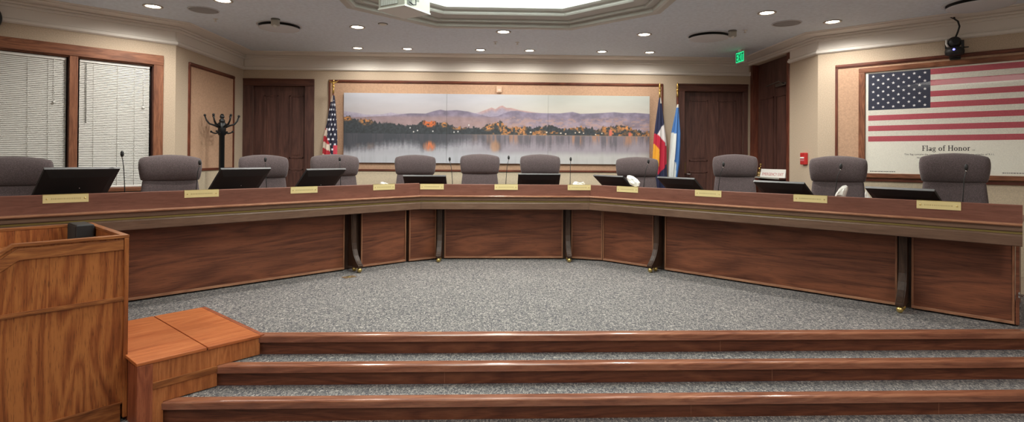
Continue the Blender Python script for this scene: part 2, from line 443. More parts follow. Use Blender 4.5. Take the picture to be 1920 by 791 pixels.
# framed tack panels
def tack(name, fr, a, b, z0, z1, wt=0.045, wb=0.03, ws=0.026, proj=0.022):
    f = MB(); f.box(a, b, -proj, 0, z1-wt, z1); f.box(a, b, -proj, 0, z0, z0+wb)
    f.box(a+0.004, b-0.004, -proj-0.008, -proj, z1-wt+0.012, z1-0.012)
    o = struct(f.build(name, M_mold, origin=fr[0], ang=fr[1], bevel=0.003))
    s = MB(); s.box(a, a+ws, -proj, 0, z0+wb, z1-wt); s.box(b-ws, b, -proj, 0, z0+wb, z1-wt)
    s.build('stile', M_moldz, o)
    MB().box(a+ws, b-ws, -0.008, 0, z0+wb, z1-wt).build('panel', M_tack, o)
    return o
tack('trim_10', BCK, -2.655, 2.868, 1.225, 2.712)
tack('trim_11', LFT, 7.545, 8.845, 1.245, 2.700, 0.05, 0.035, 0.03)
tack('trim_12', FLG, 0.208, 2.66, 1.195, 2.690, 0.045, 0.035, 0.03)

# ------------------------------------------------------------------ window
def casing(name, fr, x0, x1, z0, z1, w, parent=None, proj=0.03, bottom=False, mx=M_doorx, mz=M_door, label=None):
    f = MB(); f.box(x0, x1, -proj, 0.02, z1-w, z1)
    if bottom: f.box(x0, x1, -proj, 0.02, z0, z0+w*0.4)
    o = f.build(name, mx, parent, bevel=0.004, origin=None if parent else fr[0], ang=fr[1])
    s = MB(); s.box(x0, x0+w, -proj+0.002, 0.02, z0, z1-w); s.box(x1-w, x1, -proj+0.002, 0.02, z0, z1-w)
    s.build('jamb', mz, o, bevel=0.004)
    return o
WN = []
for k, (a, b) in enumerate([(-1.82, -1.074), (-0.997, -0.247)]):
    e = struct(MB().box(a-0.02 if k == 0 else a-0.0, b+0.0, 0.09, 0.11, 1.068, 2.562).build('window_%d' % (k+1), M_winglass, origin=WIN[0], ang=WIN[1]))
    lin_ = MB(); lin_.box(a, a+0.006, 0.0, 0.13, 1.09, 2.58); lin_.box(b-0.006, b, 0.0, 0.13, 1.09, 2.58)
    lin_.build('reveal', M_door, e)  # shadow beside the blind is put in by the darker door wood
    l2 = MB(); l2.box(a, b, 0.0, 0.13, 2.562, 2.58); l2.box(a, b, 0, 0.13, 1.062, 1.068); l2.build('head', M_wincase, e)
f = MB(); f.box(-1.93, -0.142, -0.035, 0.01, 2.578, 2.703); f.box(-1.93, -0.142, -0.05, 0.01, 1.02, 1.065)
o = struct(f.build('window_casing', M_wincase, origin=WIN[0], ang=WIN[1], bevel=0.004), 'oak casing around the blinds')
s = MB(); s.box(-0.247, -0.142, -0.033, 0.01, 1.065, 2.578); s.box(-1.93, -1.82, -0.033, 0.01, 1.065, 2.578)
s.build('jamb', M_wincasez, o, bevel=0.004)
MB().box(-1.074, -0.997, -0.030, 0.01, 1.065, 2.578).build('mullion', M_wincasez, o, bevel=0.004)
def blind(a, b, label, knob):
    t = thing('window_blind', label, 'window blind', tuple(w2(WIN, (a+b)/2, 0.03, 1.07)), WIN[1], 'white slatted window blinds')
    h = (b-a)/2 - 0.012
    MB().box(-h, h, -0.012, 0.03, 1.455, 1.485).build('headrail', M_white, t, bevel=0.003)
    sl = MB(); z = 0.03
    while z < 1.445:
        c = 0.0115
        sl.add([(-h, -0.004, z-c), (h, -0.004, z-c), (h, 0.006, z+c*0.75), (-h, 0.006, z+c*0.75), (-h, -0.003, z-c-0.001), (h, -0.003, z-c-0.001), (h, 0.0075, z+c*0.75), (-h, 0.0075, z+c*0.75)],
               [(0,1,2,3), (7,6,5,4), (0,4,5,1), (2,6,7,3), (1,5,6,2), (0,3,7,4)])
        z += 0.0205
    sl.build('slats', M_blind, t)
    MB().box(-h, h, -0.010, 0.010, 0.0, 0.018).build('bottom_rail', M_white, t, bevel=0.002)
    cd = MB()
    for x in (-h*0.62, h*0.05+0.0, h*0.55): cd.tube([(x, -0.008, 0.02), (x, -0.008, 1.46)], 0.0018, 6)
    cd.build('ladder_cord', M_blind, t)
    k = MB(); k.tube([(knob, -0.012, 0.98), (knob, -0.012, 1.46)], 0.002, 6); k.ball((knob, -0.012, 0.97), 0.014); k.build('pull_cord', M_white, t)
    w = MB(); w.tube([(-h+0.06, -0.016, 0.75), (-h+0.06, -0.016, 1.455)], 0.004, 6); w.build('tilt_wand', M_vent, t)
blind(-1.80, -1.084, 'white slatted blind on the frame edge side of the wooden mullion', 0.24)
blind(-0.987, -0.268, 'white slatted blind between the wooden mullion and the tan wall corner', 0.28)

# ------------------------------------------------------------------ doors
def door(name, x0, x1, zt, handle_left, label):
    t = bpy.data.objects.new(name, None); COL.objects.link(t); t.location = BCK[0]; struct(t, label)
    lf = MB(); lf.box(x0+0.003, x1-0.003, 0.05, 0.09, BACKFLOOR+0.01, zt-0.004)
    leaf = lf.build('leaf', M_door, t)
    w = x1-x0
    for c in ((x0+w*0.185, x0+w*0.46), (x0+w*0.675, x0+w*0.95)) if handle_left is None else ((x0+w*0.10, x0+w*0.42), (x0+w*0.58, x0+w*0.90)):
        for z0, z1 in ((1.42, 2.455), (0.45, 1.25)):
            p = MB()
            a, b = c
            p.box(a, b, 0.040, 0.052, z0, z0+0.025); p.box(a, b, 0.040, 0.052, z1-0.025, z1)
            p.box(a, a+0.025, 0.040, 0.052, z0, z1); p.box(b-0.025, b, 0.040, 0.052, z0, z1)
            p.box(a+0.05, b-0.05, 0.043, 0.052, z0+0.05, z1-0.05)
            p.build('raised_panel', M_door, leaf, bevel=0.004)
    return t
d1 = door('door_1', -3.874, -3.034, 2.600, None, 'dark panelled door behind the left desk')
d2 = door('door_2', 3.233, 4.233, 2.592, 1, 'dark panelled door beside the flags')
for t, x0, x1, zt, a, b in ((d1, -3.874, -3.034, 2.600, -4.028, -2.889), (d2, 3.233, 4.233, 2.592, 3.096, 4.31)):
    c = MB(); c.box(a, b, -0.03, 0.0, zt, 2.717); c.box(a, b, -0.04, -0.03, 2.69, 2.717); c.build('head_casing', M_doorx, t, bevel=0.004)
    for l, r in ((a, x0), (x1, b)):
        MB().box(l, r, -0.028, 0.0, BACKFLOOR, zt).build('side_casing', M_door, t, bevel=0.004)
    j = MB(); j.box(x0, x0+0.003, 0, 0.05, BACKFLOOR, zt); j.box(x1-0.003, x1, 0, 0.05, BACKFLOOR, zt); j.box(x0, x1, 0, 0.05, zt-0.003, zt); j.build('jamb', M_door, t)
pl_ = MB(); pl_.box(3.245, 3.285, 0.040, 0.050, 1.22, 1.40); pl_.build('lock_plate', plain('aged_bronze', (112, 88, 62), 0.4, 0.6), d2, bevel=0.003)
h = MB(); h.tube([(3.272, 0.045, 1.205), (3.272, 0.0, 1.205), (3.33, -0.01, 1.205), (3.36, -0.008, 1.202)], 0.010, 8); h.build('door_handle', M_chrome, d2)
h = MB(); h.tube([(-3.80, 0.05, 1.20), (-3.80, 0.0, 1.20), (-3.70, -0.01, 1.20)], 0.010, 8); h.build('door_handle', M_chrome, d1)

# tall wooden door in the right side wall
d3 = bpy.data.objects.new('door_3', None); COL.objects.link(d3); d3.location = RGT[0]; d3.rotation_euler = (0, 0, RGT[1]); struct(d3, 'tall dark wooden door reaching the crown molding')
lf = MB(); lf.box(-9.10, -7.93, 0.09, 0.13, BACKFLOOR, 3.02); leaf = lf.build('leaf', M_door, d3)
p = MB()
for z0, z1 in ((1.30, 2.45),):
    for a, b in ((-8.97, -8.55), (-8.48, -8.06)):
        p.box(a, b, 0.078, 0.092, z0, z0+0.02); p.box(a, b, 0.078, 0.092, z1-0.02, z1); p.box(a, a+0.02, 0.078, 0.092, z0, z1); p.box(b-0.02, b, 0.078, 0.092, z0, z1)
p.build('raised_panel', M_door, leaf)
for a, b in ((-9.14, -9.06), (-8.00, -7.93)):
    MB().box(a, b, -0.012, 0.10, BACKFLOOR, 3.02).build('side_casing', M_moldz, d3, bevel=0.003)
cl = MB(); cl.box(-8.40, -8.10, 0.03, 0.06, 2.575, 2.615); cl.tube([(-8.15, 0.03, 2.60), (-8.12, -0.06, 2.625), (-8.55, -0.03, 2.60)], 0.009, 8)
cl.build('door_closer', plain('closer_grey', (120, 112, 104), 0.4, 0.5), d3)

# ------------------------------------------------------------------ desks
def leg(t, x, y, name='leg'):
    """curved bracket leg with two brass ball casters; the outer face is swept"""
    prof = [(0.0,0.735),(-0.085,0.735),(-0.088,0.45),(-0.095,0.36),(-0.115,0.28),(-0.150,0.205),(-0.200,0.145),(-0.245,0.105),(-0.262,0.092),(-0.262,0.064),(-0.20,0.062),(-0.05,0.062),(0.0,0.062)]
    o = MB().prism([(x, y+a, b) for a, b in prof], (-0.035,0,0), (0.035,0,0)).build(name, M_leg, t, bevel=0.004)
    e = MB(); e.prism([(x, y+a, b) for a, b in [(-0.089,0.735),(-0.092,0.45),(-0.099,0.36),(-0.119,0.28),(-0.154,0.205),(-0.203,0.148),(-0.249,0.108),(-0.245,0.100),(-0.195,0.140),(-0.144,0.20),(-0.109,0.28),(-0.089,0.36),(-0.084,0.45),(-0.082,0.735)]], (-0.022,0,0), (0.022,0,0))
    e.build('leg_face', M_leg, o)
    for dy in (-0.235, -0.11):
        c = MB(); c.ball((x, y+dy, 0.032), 0.031); c.tube([(x, y+dy, 0.05), (x, y+dy, 0.066)], 0.012, 8); c.build('caster', M_brass, o)
def panel(t, p0, p1, z0=0.018, z1=0.737):
    """modesty panel from p0 to p1 (local xy), its own child with a thin raised edge"""
    d = Vector((p1[0]-p0[0], p1[1]-p0[1])); L = d.length; a = math.atan2(d.y, d.x)
    o = MB().box(0, L, 0.0, 0.022, z0, z1).build('modesty_panel', M_panel, t)
    o.location = (p0[0], p0[1], 0); o.rotation_euler = (0, 0, a)
    MB().box(0, L, -0.012, 0.0, z0, z0+0.026).build('edge_trim', M_edge, o, bevel=0.002)
    for xa in (0, L-0.018): MB().box(xa, xa+0.018, -0.012, 0.0, z0+0.026, z1).build('edge_trim', M_edgez, o, bevel=0.002)
def desk(label, org, deg, x0, x1, k0, k1, panels, legs, ztop=1.083, back=()):
    t = thing('council_desk', label, 'desk', (org[0], org[1], 0), R(deg), 'curved dais desk sections')
    fa = lambda p: Vector((x0 + k0*p[1], p[1], p[2])); fb = lambda p: Vector((x1 + k1*p[1], p[1], p[2]))
    S = lambda prof, nm, mat, bv=0.0: MB().prism([(0, a, b) for a, b in prof], fa, fb).build(nm, mat, t, bevel=bv)
    S([(0.004,0.905),(0.004,0.862),(0.016,0.858),(0.016,0.834),(-0.004,0.830),(-0.008,0.822),(-0.008,0.742),(-0.002,0.736),(0.06,0.736),(0.06,0.905)], 'fascia', M_fascia)
    S([(0.006,0.903),(-0.012,0.905),(-0.018,0.912),(-0.018,0.920),(-0.012,0.927),(0.055,0.929),(0.055,0.903)], 'nosing', M_edge)
    S([(0.0145,0.838),(0.0145,0.855),(0.0165,0.855),(0.0165,0.838)], 'inlay_strip', M_strip)
    S([(0.052,0.928),(0.052,ztop-0.006),(0.056,ztop),(0.084,ztop),(0.088,ztop-0.004),(0.088,0.925)], 'upstand', M_up)
    S([(0.06,0.925),(0.06,0.955),(0.70,0.955),(0.70,0.925)], 'worktop', M_up)
    for p in panels: panel(t, *p)
    for l in legs: leg(t, *l)
    m_ = MB()
    for a, b in back:
        m_.prism([(a[0], a[1], 0.0), (b[0], b[1], 0.0), (b[0], b[1]+0.015, 0.0), (a[0], a[1]+0.015, 0.0)], (0,0,0.012), (0,0,0.925))
    m_.build('gap_backing', M_leg, t)  # added dark backing, keeps light from showing through the panel gaps
    return t
KL = math.tan(R(21.25)); KR = math.tan(R(23))
desk('left wing of the walnut dais desk, running behind the lectern', (-.97, 7.72), 42.5, -4.75, 0.0, 0, KL,
     [((-4.70, 0.215), (-3.60, 0.215)), ((-3.48, 0.215), (-1.02, 0.212)), ((-0.80, 0.185), (-0.135, 0.145))], [(-3.54, 0.215), (-0.945, 0.19)], 1.095, back=[((-4.70, 0.245), (-0.10, 0.245))])
desk('short middle section of the walnut dais desk, facing the steps squarely', (0, 7.72), 0, -0.97, 1.38, -KL, KR,
     [((-1.125, 0.025), (-0.775, 0.245)), ((-0.655, 0.262), (1.045, 0.262)), ((1.165, 0.255), (1.59, 0.112))], [(-0.715, 0.262), (1.105, 0.262)], back=[((-1.20, 0.06), (-0.80, 0.29)), ((-0.80, 0.29), (1.18, 0.29)), ((1.18, 0.29), (1.62, 0.14))])
tR = desk('right wing of the walnut dais desk, ending beside the steps', (1.38, 7.72), -46, 0.0, 4.455, -KR, 0,
     [((0.075, 0.230), (0.86, 0.255)), ((1.025, 0.250), (3.535, 0.290)), ((3.65, 0.285), (4.40, 0.270))], [(0.945, 0.255), (3.592, 0.290)], back=[((0.03, 0.29), (2.2, 0.30)), ((2.2, 0.30), (4.40, 0.325))])
# end panel closing the right wing
MB().box(4.405, 4.43, 0.255, 0.66, 0.018, 0.93).build('end_panel', M_panel, tR)
pt = MB(); pt.box(4.43, 4.44, 0.02, 0.06, 0.30, 0.345); pt.tube([(4.435, 0.03, 0.322), (4.47, 0.0, 0.322), (4.475, -0.03, 0.322)], 0.012, 8); pt.build('pull_handle', M_chrome, tR)

DK = {'L': ((-.97, 7.72, 0), R(42.5)), 'C': ((0, 7.72, 0), 0.0), 'R': ((1.38, 7.72, 0), R(-46))}

# ------------------------------------------------------------------ nameplates (lettering is too fine to read: faint engraved rule)
plate_where = {
 'L': [(-3.831, 1.095, 'below the leftmost monitor'), (-2.72, 1.095, 'below the right edge of the second chair from the left'), (-1.624, 1.095, 'below the monitor left of the hanging stars-and-stripes flag'), (-0.542, 1.095, 'with a white paper peeping over it, left of the desk corner')],
 'C': [(-0.815, 1.083, 'at the left end of the middle desk section'), (0.217, 1.083, 'at the centre of the middle desk section'), (1.243, 1.083, 'below a crumpled tissue at the right end of the middle section')],
 'R': [(0.579, 1.083, 'below the upright leaf-shaped tissue'), (1.691, 1.083, 'below the chair beside the right-hand panelled door'), (2.805, 1.083, 'left of the rolled white paper on the right desk wing'), (3.884, 1.083, 'nearest the right end of the desk')]}
for k, L in plate_where.items():
    for x, zt, w in L:
        t = thing('nameplate', 'brass nameplate ' + w, 'nameplate', tuple(w2(DK[k], x, 0.050, zt-0.075)), DK[k][1], 'brass nameplates along the desk front')
        MB().box(-0.163, 0.163, -0.004, 0.0015, 0, 0.074).build('plate', M_plate, t, bevel=0.001)
        MB().box(-0.163, 0.163, -0.004, 0.024, 0.0745, 0.078).build('top_lip', M_brass, t)
        e = MB(); xx = -0.105
        while xx < 0.1:
            ln = random.uniform(0.006, 0.014); e.box(xx, xx+ln, -0.0044, -0.0038, 0.030, 0.044); xx += ln + 0.004
        e.build('engraved_line', M_engrave, t)
        for sx in (-0.135, 0.135):
            MB().lathe([(0.001,0.0),(0.007,0.0),(0.006,0.004),(0.001,0.005)], n=10, M=Matrix.Translation((sx, -0.004, 0.037)) @ Matrix.Rotation(PI/2, 4, 'X')).build('screw', M_brass, t)

# ------------------------------------------------------------------ monitors (seen from behind, leaning back)
def monitor(k, x, ztop, tilt, label, top_y=0.26, yaw=0):
    t = thing('monitor', label, 'monitor', tuple(w2(DK[k], x, top_y+0.16, 0.956)), DK[k][1]+R({'L': 14, 'C': 0, 'R': -14}[k]), 'black monitors seen from behind')
    hh = 0.415 if k == 'L' else 0.355; a = R(tilt)
    top = Vector((0, -0.16, ztop-0.956))
    down = Vector((0, math.sin(a), -math.cos(a))); out = Vector((0, -math.cos(a), -math.sin(a)))   # out: towards the audience
    if top.z + down.z*hh < 0.035: hh = (top.z - 0.035)/math.cos(a)
    def P(u, v, w): return Vector((u, 0, 0)) + top + down*v + out*w
    b = MB(); W = 0.305
    ring = lambda u0, v0, v1, w: [P(-u0, v0, w), P(u0, v0, w), P(u0, v1, w), P(-u0, v1, w)]
    b.loft([ring(W, 0.0, hh, -0.018), ring(W, 0.0, hh, 0.004), ring(W-0.012, 0.012, hh-0.01, 0.008), ring(W*0.80, 0.10, hh-0.03, 0.020)], smooth=False)
    b.build('back_shell', M_monback, t)
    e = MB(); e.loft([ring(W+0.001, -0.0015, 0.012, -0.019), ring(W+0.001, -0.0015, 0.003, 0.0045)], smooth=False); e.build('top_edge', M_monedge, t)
    s = MB(); s.loft([ring(W-0.008, 0.008, hh-0.008, -0.0188), ring(W-0.008, 0.008, hh-0.008, -0.0180)], smooth=False); s.build('screen', M_screen, t)
    mid = P(0, hh*0.84, 0.012)
    n = MB(); n.tube([mid, Vector((0, mid.y-0.01, mid.z*0.55)), Vector((0, mid.y-0.01, 0.012))], 0.020, 8); n.build('stand_neck', M_black, t)
    bs = MB(); bs.box(-0.11, 0.11, mid.y-0.09, mid.y+0.07, 0.0, 0.012); bs.build('stand_base', M_black, t, bevel=0.003)
    lg = MB(); lg.ball(P(0.02, hh*0.58, 0.036), 0.006, n=8); lg.build('lock_stud', M_chrome, t)
monitor('L', -3.715, 1.320, 47, 'large black monitor at the far left in front of the blinds')
monitor('L', -2.235, 1.306, 45, 'black monitor standing beneath the coat rack')
monitor('L', -1.270, 1.290, 44, 'black monitor in front of the left panelled door')
monitor('C', -0.945, 1.185, 52, 'low black monitor left of the middle section centre, before a chair')
monitor('C', 0.70, 1.220, 47, 'black monitor squarely in front of the chair right of centre')
monitor('R', 0.155, 1.204, 50, 'black monitor tilted back beside the leaf-shaped tissue')
monitor('R', 1.19, 1.206, 50, 'black monitor below the two hanging flags on the right')
monitor('R', 2.447, 1.197, 52, 'black monitor below the small red-lettered sign')
monitor('R', 3.58, 1.170, 55, 'black monitor nearest the right end of the desk')

# ------------------------------------------------------------------ gooseneck microphones
mics = [('L', -3.345, -3.373, 1.499, 'at far left before the blinds'), ('L', -2.71, -2.673, 1.411, 'before the right edge of the second chair from left'), ('L', -1.842, -1.861, 1.445, 'before the chair by the left panelled door'), ('L', -0.861, -0.88, 1.452, 'before the chair under the hanging stars-and-stripes flag'),
        ('C', -0.545, -0.593, 1.463, 'leaning left of the centre chair'), ('C', 0.215, 0.258, 1.492, 'between the two centre chairs'), ('C', 1.15, 1.156, 1.476, 'behind the crumpled tissue'),
        ('R', 0.672, 0.748, 1.453, 'behind the leaf-shaped tissue'), ('R', 1.70, 1.773, 1.427, 'before the chair by the right panelled door'), ('R', 2.97, 3.034, 1.422, 'beside the rolled white paper'), ('R', 4.035, 4.064, 1.429, 'before the chair under the big framed flag')]
for k, xb, xt, zt, w in mics:
    t = thing('gooseneck_microphone', 'thin black gooseneck microphone ' + w, 'microphone', tuple(w2(DK[k], xb, 0.30 if k != 'L' or xb < -2 else 0.62, 0.955)), DK[k][1], 'gooseneck microphones')
    H = zt-0.955; dx = xt-xb
    MB().lathe([(0.001,0),(0.045,0),(0.045,0.012),(0.02,0.02),(0.001,0.022)], n=18).build('base', M_black, t)
    pts = [(0, 0, 0.015), (dx*0.15, 0, H*0.35), (dx*0.45, 0.004, H*0.7), (dx*0.9, 0, H-0.075)]
    MB().tube(pts, [0.006, 0.0045, 0.004, 0.004], 8).build('stem', M_black, t)
    MB().lathe([(0.001,-0.026),(0.006,-0.025),(0.007,-0.018),(0.006,-0.012)], cx=dx*0.92, n=10, M=Matrix.Translation((0, 0, H-0.05))).build('collar', M_chrome, t)
    MB().ball((dx*0.97, 0, H-0.034), 0.016, n=12, sz=2.0).build('windscreen', M_black, t)

# ------------------------------------------------------------------ chairs
def superring(w, d, cy, z, arch=0.0, n=36, e=0.45, bend=0.0):
    out = []
    for i in range(n):
        t = 2*PI*i/n; c, s = math.cos(t), math.sin(t)
        x = w*math.copysign(abs(c)**e, c); y = cy + d*math.copysign(abs(s)**0.7, s) - bend*(x/w)**2
        out.append(Vector((x, y, z - arch*(x/w)**2)))
    return out
def make_chair(label):
    t = thing('office_chair', label, 'chair', (0,0,0), 0, 'high-backed grey council chairs')
    hd = [(0.262,0.060,0.02,0.985),(0.276,0.075,0.015,0.995),(0.286,0.088,0.005,1.03),(0.294,0.095,0.0,1.09),(0.300,0.094,0.0,1.15),(0.300,0.088,0.005,1.20),(0.294,0.074,0.012,1.245),(0.280,0.050,0.018,1.270),(0.250,0.022,0.02,1.282)]
    MB().loft([superring(w, d, cy, z, 0.030*max(0, (z-1.0)/0.28), bend=0.05) for w, d, cy, z in hd]).build('headrest', M_chair, t)
    bk = [(0.235,0.045,0.02,0.42),(0.262,0.075,0.0,0.45),(0.282,0.085,-0.01,0.55),(0.288,0.082,-0.01,0.68),(0.282,0.074,0.0,0.80),(0.272,0.068,0.012,0.90),(0.264,0.060,0.02,0.975),(0.255,0.050,0.022,0.990)]
    MB().loft([superring(w, d, cy, z, 0.0, bend=0.06) for w, d, cy, z in bk]).build('backrest', M_chair, t)
    st = [(0.235,0.195,-0.22,0.40),(0.260,0.222,-0.22,0.42),(0.272,0.232,-0.22,0.46),(0.270,0.228,-0.22,0.50),(0.245,0.205,-0.22,0.525)]
    MB().loft([superring(w, d, cy, z, 0.01) for w, d, cy, z in st]).build('seat', M_chair, t)
    for s in (-1, 1):
        a = [(0.036,0.15,-0.20,0.590),(0.045,0.17,-0.20,0.605),(0.045,0.17,-0.20,0.633),(0.036,0.155,-0.20,0.648)]
        o = MB().loft([[p + Vector((s*0.325, 0, 0)) for p in superring(w, d, cy, z)] for w, d, cy, z in a]).build('armrest', M_chair, t)
        MB().tube([(s*0.27, -0.22, 0.44), (s*0.325, -0.22, 0.46), (s*0.325, -0.20, 0.595)], 0.018, 8).build('arm_support', M_black, o)
    MB().lathe([(0.028,0.10),(0.028,0.26),(0.012,0.26),(0.012,0.38),(0.09,0.385),(0.09,0.40)], cy=-0.13, n=16).build('gas_column', M_black, t)
    for k in range(5):
        a = 2*PI*k/5 + 0.3; d = Vector((math.cos(a), math.sin(a), 0)); c = Vector((0, -0.13, 0))
        o = MB().tube([c + Vector((0,0,0.115)), c + d*0.15 + Vector((0,0,0.10)), c + d*0.26 + Vector((0,0,0.075))], [0.028, 0.022, 0.017], 8).build('leg', M_black, t)
        p = c + d*0.26
        MB().ball((p.x, p.y, 0.030), 0.030, n=12).build('caster', M_black, o)
    return t
ch = [(-4.665, 5.606, 1.434, 36, 1.045, 'leftmost, half cut off by the picture edge'),
      (-3.655, 6.493, 1.462, 34, 1.03, 'in front of the window beside the tan wall corner'),
      (-2.923, 7.266, 1.472, 30, 0.98, 'in front of the left panelled door, right of the coat rack'),
      (-2.180, 7.838, 1.488, 26, 1.08, 'directly below the hanging stars-and-stripes flag'),
      (-1.152, 8.550, 1.493, 6, 1.03, 'below the left third of the lake panorama'),
      (-0.168, 8.570, 1.513, 2, 1.01, 'with no monitor before it, below the snowy peak of the panorama'),
      (0.757, 8.550, 1.515, -2, 1.03, 'behind the monitor right of the desk centre'),
      (2.20, 8.300, 1.484, -14, 1.04, 'behind the leaf-shaped tissue, left of the two flags'),
      (3.334, 7.479, 1.527, -26, 0.95, 'in front of the right panelled door'),
      (4.054, 6.351, 1.506, -34, 0.98, 'beside the red fire alarm pull, behind the rolled paper'),
      (4.949, 5.766, 1.539, -38, 1.00, 'nearest, in front of the big framed flag')]
proto = None
for x, y, zt, rz, s, w in ch:
    lab = 'grey-mauve high-backed chair ' + w
    sc = (s, s, (zt-BACKFLOOR)/1.282)
    if proto is None:
        proto = make_chair(lab); o = proto; o.location = (x, y, BACKFLOOR); o.rotation_euler = (0, 0, R(rz)); o.scale = sc
    else:
        dup(proto, (x, y, BACKFLOOR), R(rz), lab, None, sc)

# ------------------------------------------------------------------ papers and tissues
def crumple(name, label, cat, k, x, y, z, pts, th=0.006, seed=1, mat=None, rz=0.0):
    rnd = random.Random(seed)
    mb = MB(); n = len(pts)
    c = Vector((sum(p[0] for p in pts)/n, 0, sum(p[1] for p in pts)/n))
    front = [Vector((p[0], -th*rnd.uniform(0.5, 2.5), p[1])) for p in pts]
    mid = [Vector((c.x+(p[0]-c.x)*0.5, -th*rnd.uniform(2, 5), c.z+(p[1]-c.z)*0.5)) for p in pts]
    back = [v + Vector((0, th*rnd.uniform(3, 6), 0)) for v in front]
    vs = front + mid + back + [c + Vector((0, -th*2, 0)), c + Vector((0, th*4, 0))]
    fs = []
    for i in range(n):
        j = (i+1) % n
        fs += [(i, j, n+j, n+i), (n+i, n+j, 3*n), (2*n+j, 2*n+i, i, j)[::-1], (2*n+i, 2*n+j, 3*n+1)[::-1]]
    mb.add(vs, fs)
    fr = DK[k]
    o = mb.build(name, mat or M_paper, origin=tuple(w2(fr, x, y, z)), ang=fr[1]+rz)
    return tag(o, label, cat)
crumple('tissue', 'white leaf-shaped tissue standing up behind a nameplate', 'tissue', 'R', 0.655, 0.07, 1.084,
        [(0.03,0.0),(0.085,0.012),(0.092,0.055),(0.055,0.10),(0.0,0.135),(-0.06,0.150),(-0.088,0.148),(-0.09,0.12),(-0.075,0.075),(-0.045,0.03)], 0.006, 3)
crumple('tissue', 'crumpled white tissue lying low behind a centre nameplate', 'tissue', 'C', 1.243, 0.115, 1.06,
        [(-0.08,0.0),(0.08,0.0),(0.088,0.035),(0.07,0.062),(0.03,0.048),(0.0,0.052),(-0.03,0.066),(-0.06,0.060),(-0.085,0.03)], 0.012, 5)
crumple('paper_scrap', 'small white paper scrap peeping over a nameplate left of the desk corner', 'paper', 'L', -0.50, 0.115, 1.07,
        [(-0.06,0.0),(0.09,0.0),(0.085,0.022),(0.03,0.034),(-0.02,0.052),(-0.055,0.05)], 0.005, 9)
crumple('rolled_paper', 'rolled white paper leaning upright behind the right desk wing', 'paper', 'R', 3.075, 0.115, 1.06,
        [(-0.055,0.0),(0.03,0.0),(0.055,0.09),(0.058,0.125),(0.04,0.138),(0.018,0.132),(-0.01,0.10),(-0.045,0.04)], 0.010, 4)
crumple('folded_card', 'white folded card standing beside the rightmost monitor', 'paper', 'R', 3.30, 0.115, 1.06,
        [(-0.01,0.0),(0.045,0.0),(-0.002,0.10),(-0.012,0.06)], 0.004, 6)
# brass floor outlet plate on the platform carpet
t = thing('floor_outlet', 'small tan floor outlet plate on the carpet beside a desk leg', 'floor outlet', (-1.70, 6.79, 0.0), R(42))
MB().box(-0.075, 0.075, -0.05, 0.05, 0.0, 0.006).build('plate', plain('outlet_tan', (128, 104, 78), 0.5, 0.3), t, bevel=0.002)
MB().lathe([(0.001,0.006),(0.03,0.006),(0.03,0.009),(0.001,0.010)], n=16).build('cap', M_strip, t)

# ------------------------------------------------------------------ lake panorama in three prints
def fbm(x, y, seed, octv=5):
    rng = np.random.RandomState(seed); tot = np.zeros_like(x); amp = 1.0; fr = 1.0; s = 0
    for _ in range(octv):
        g = rng.rand(256, 256)
        xi = x*fr; yi = y*fr
        x0 = np.floor(xi).astype(int); y0 = np.floor(yi).astype(int); fx = xi-x0; fy = yi-y0
        fx = fx*fx*(3-2*fx); fy = fy*fy*(3-2*fy)
        a = g[x0 % 256, y0 % 256]; b = g[(x0+1) % 256, y0 % 256]; c = g[x0 % 256, (y0+1) % 256]; d = g[(x0+1) % 256, (y0+1) % 256]
        tot += amp*((a*(1-fx)+b*fx)*(1-fy) + (c*(1-fx)+d*fx)*fy); s += amp; amp *= 0.5; fr *= 2.03
    return tot/s
def sst(a, b, x):
    t = np.clip((x-a)/(b-a), 0, 1); return t*t*(3-2*t)
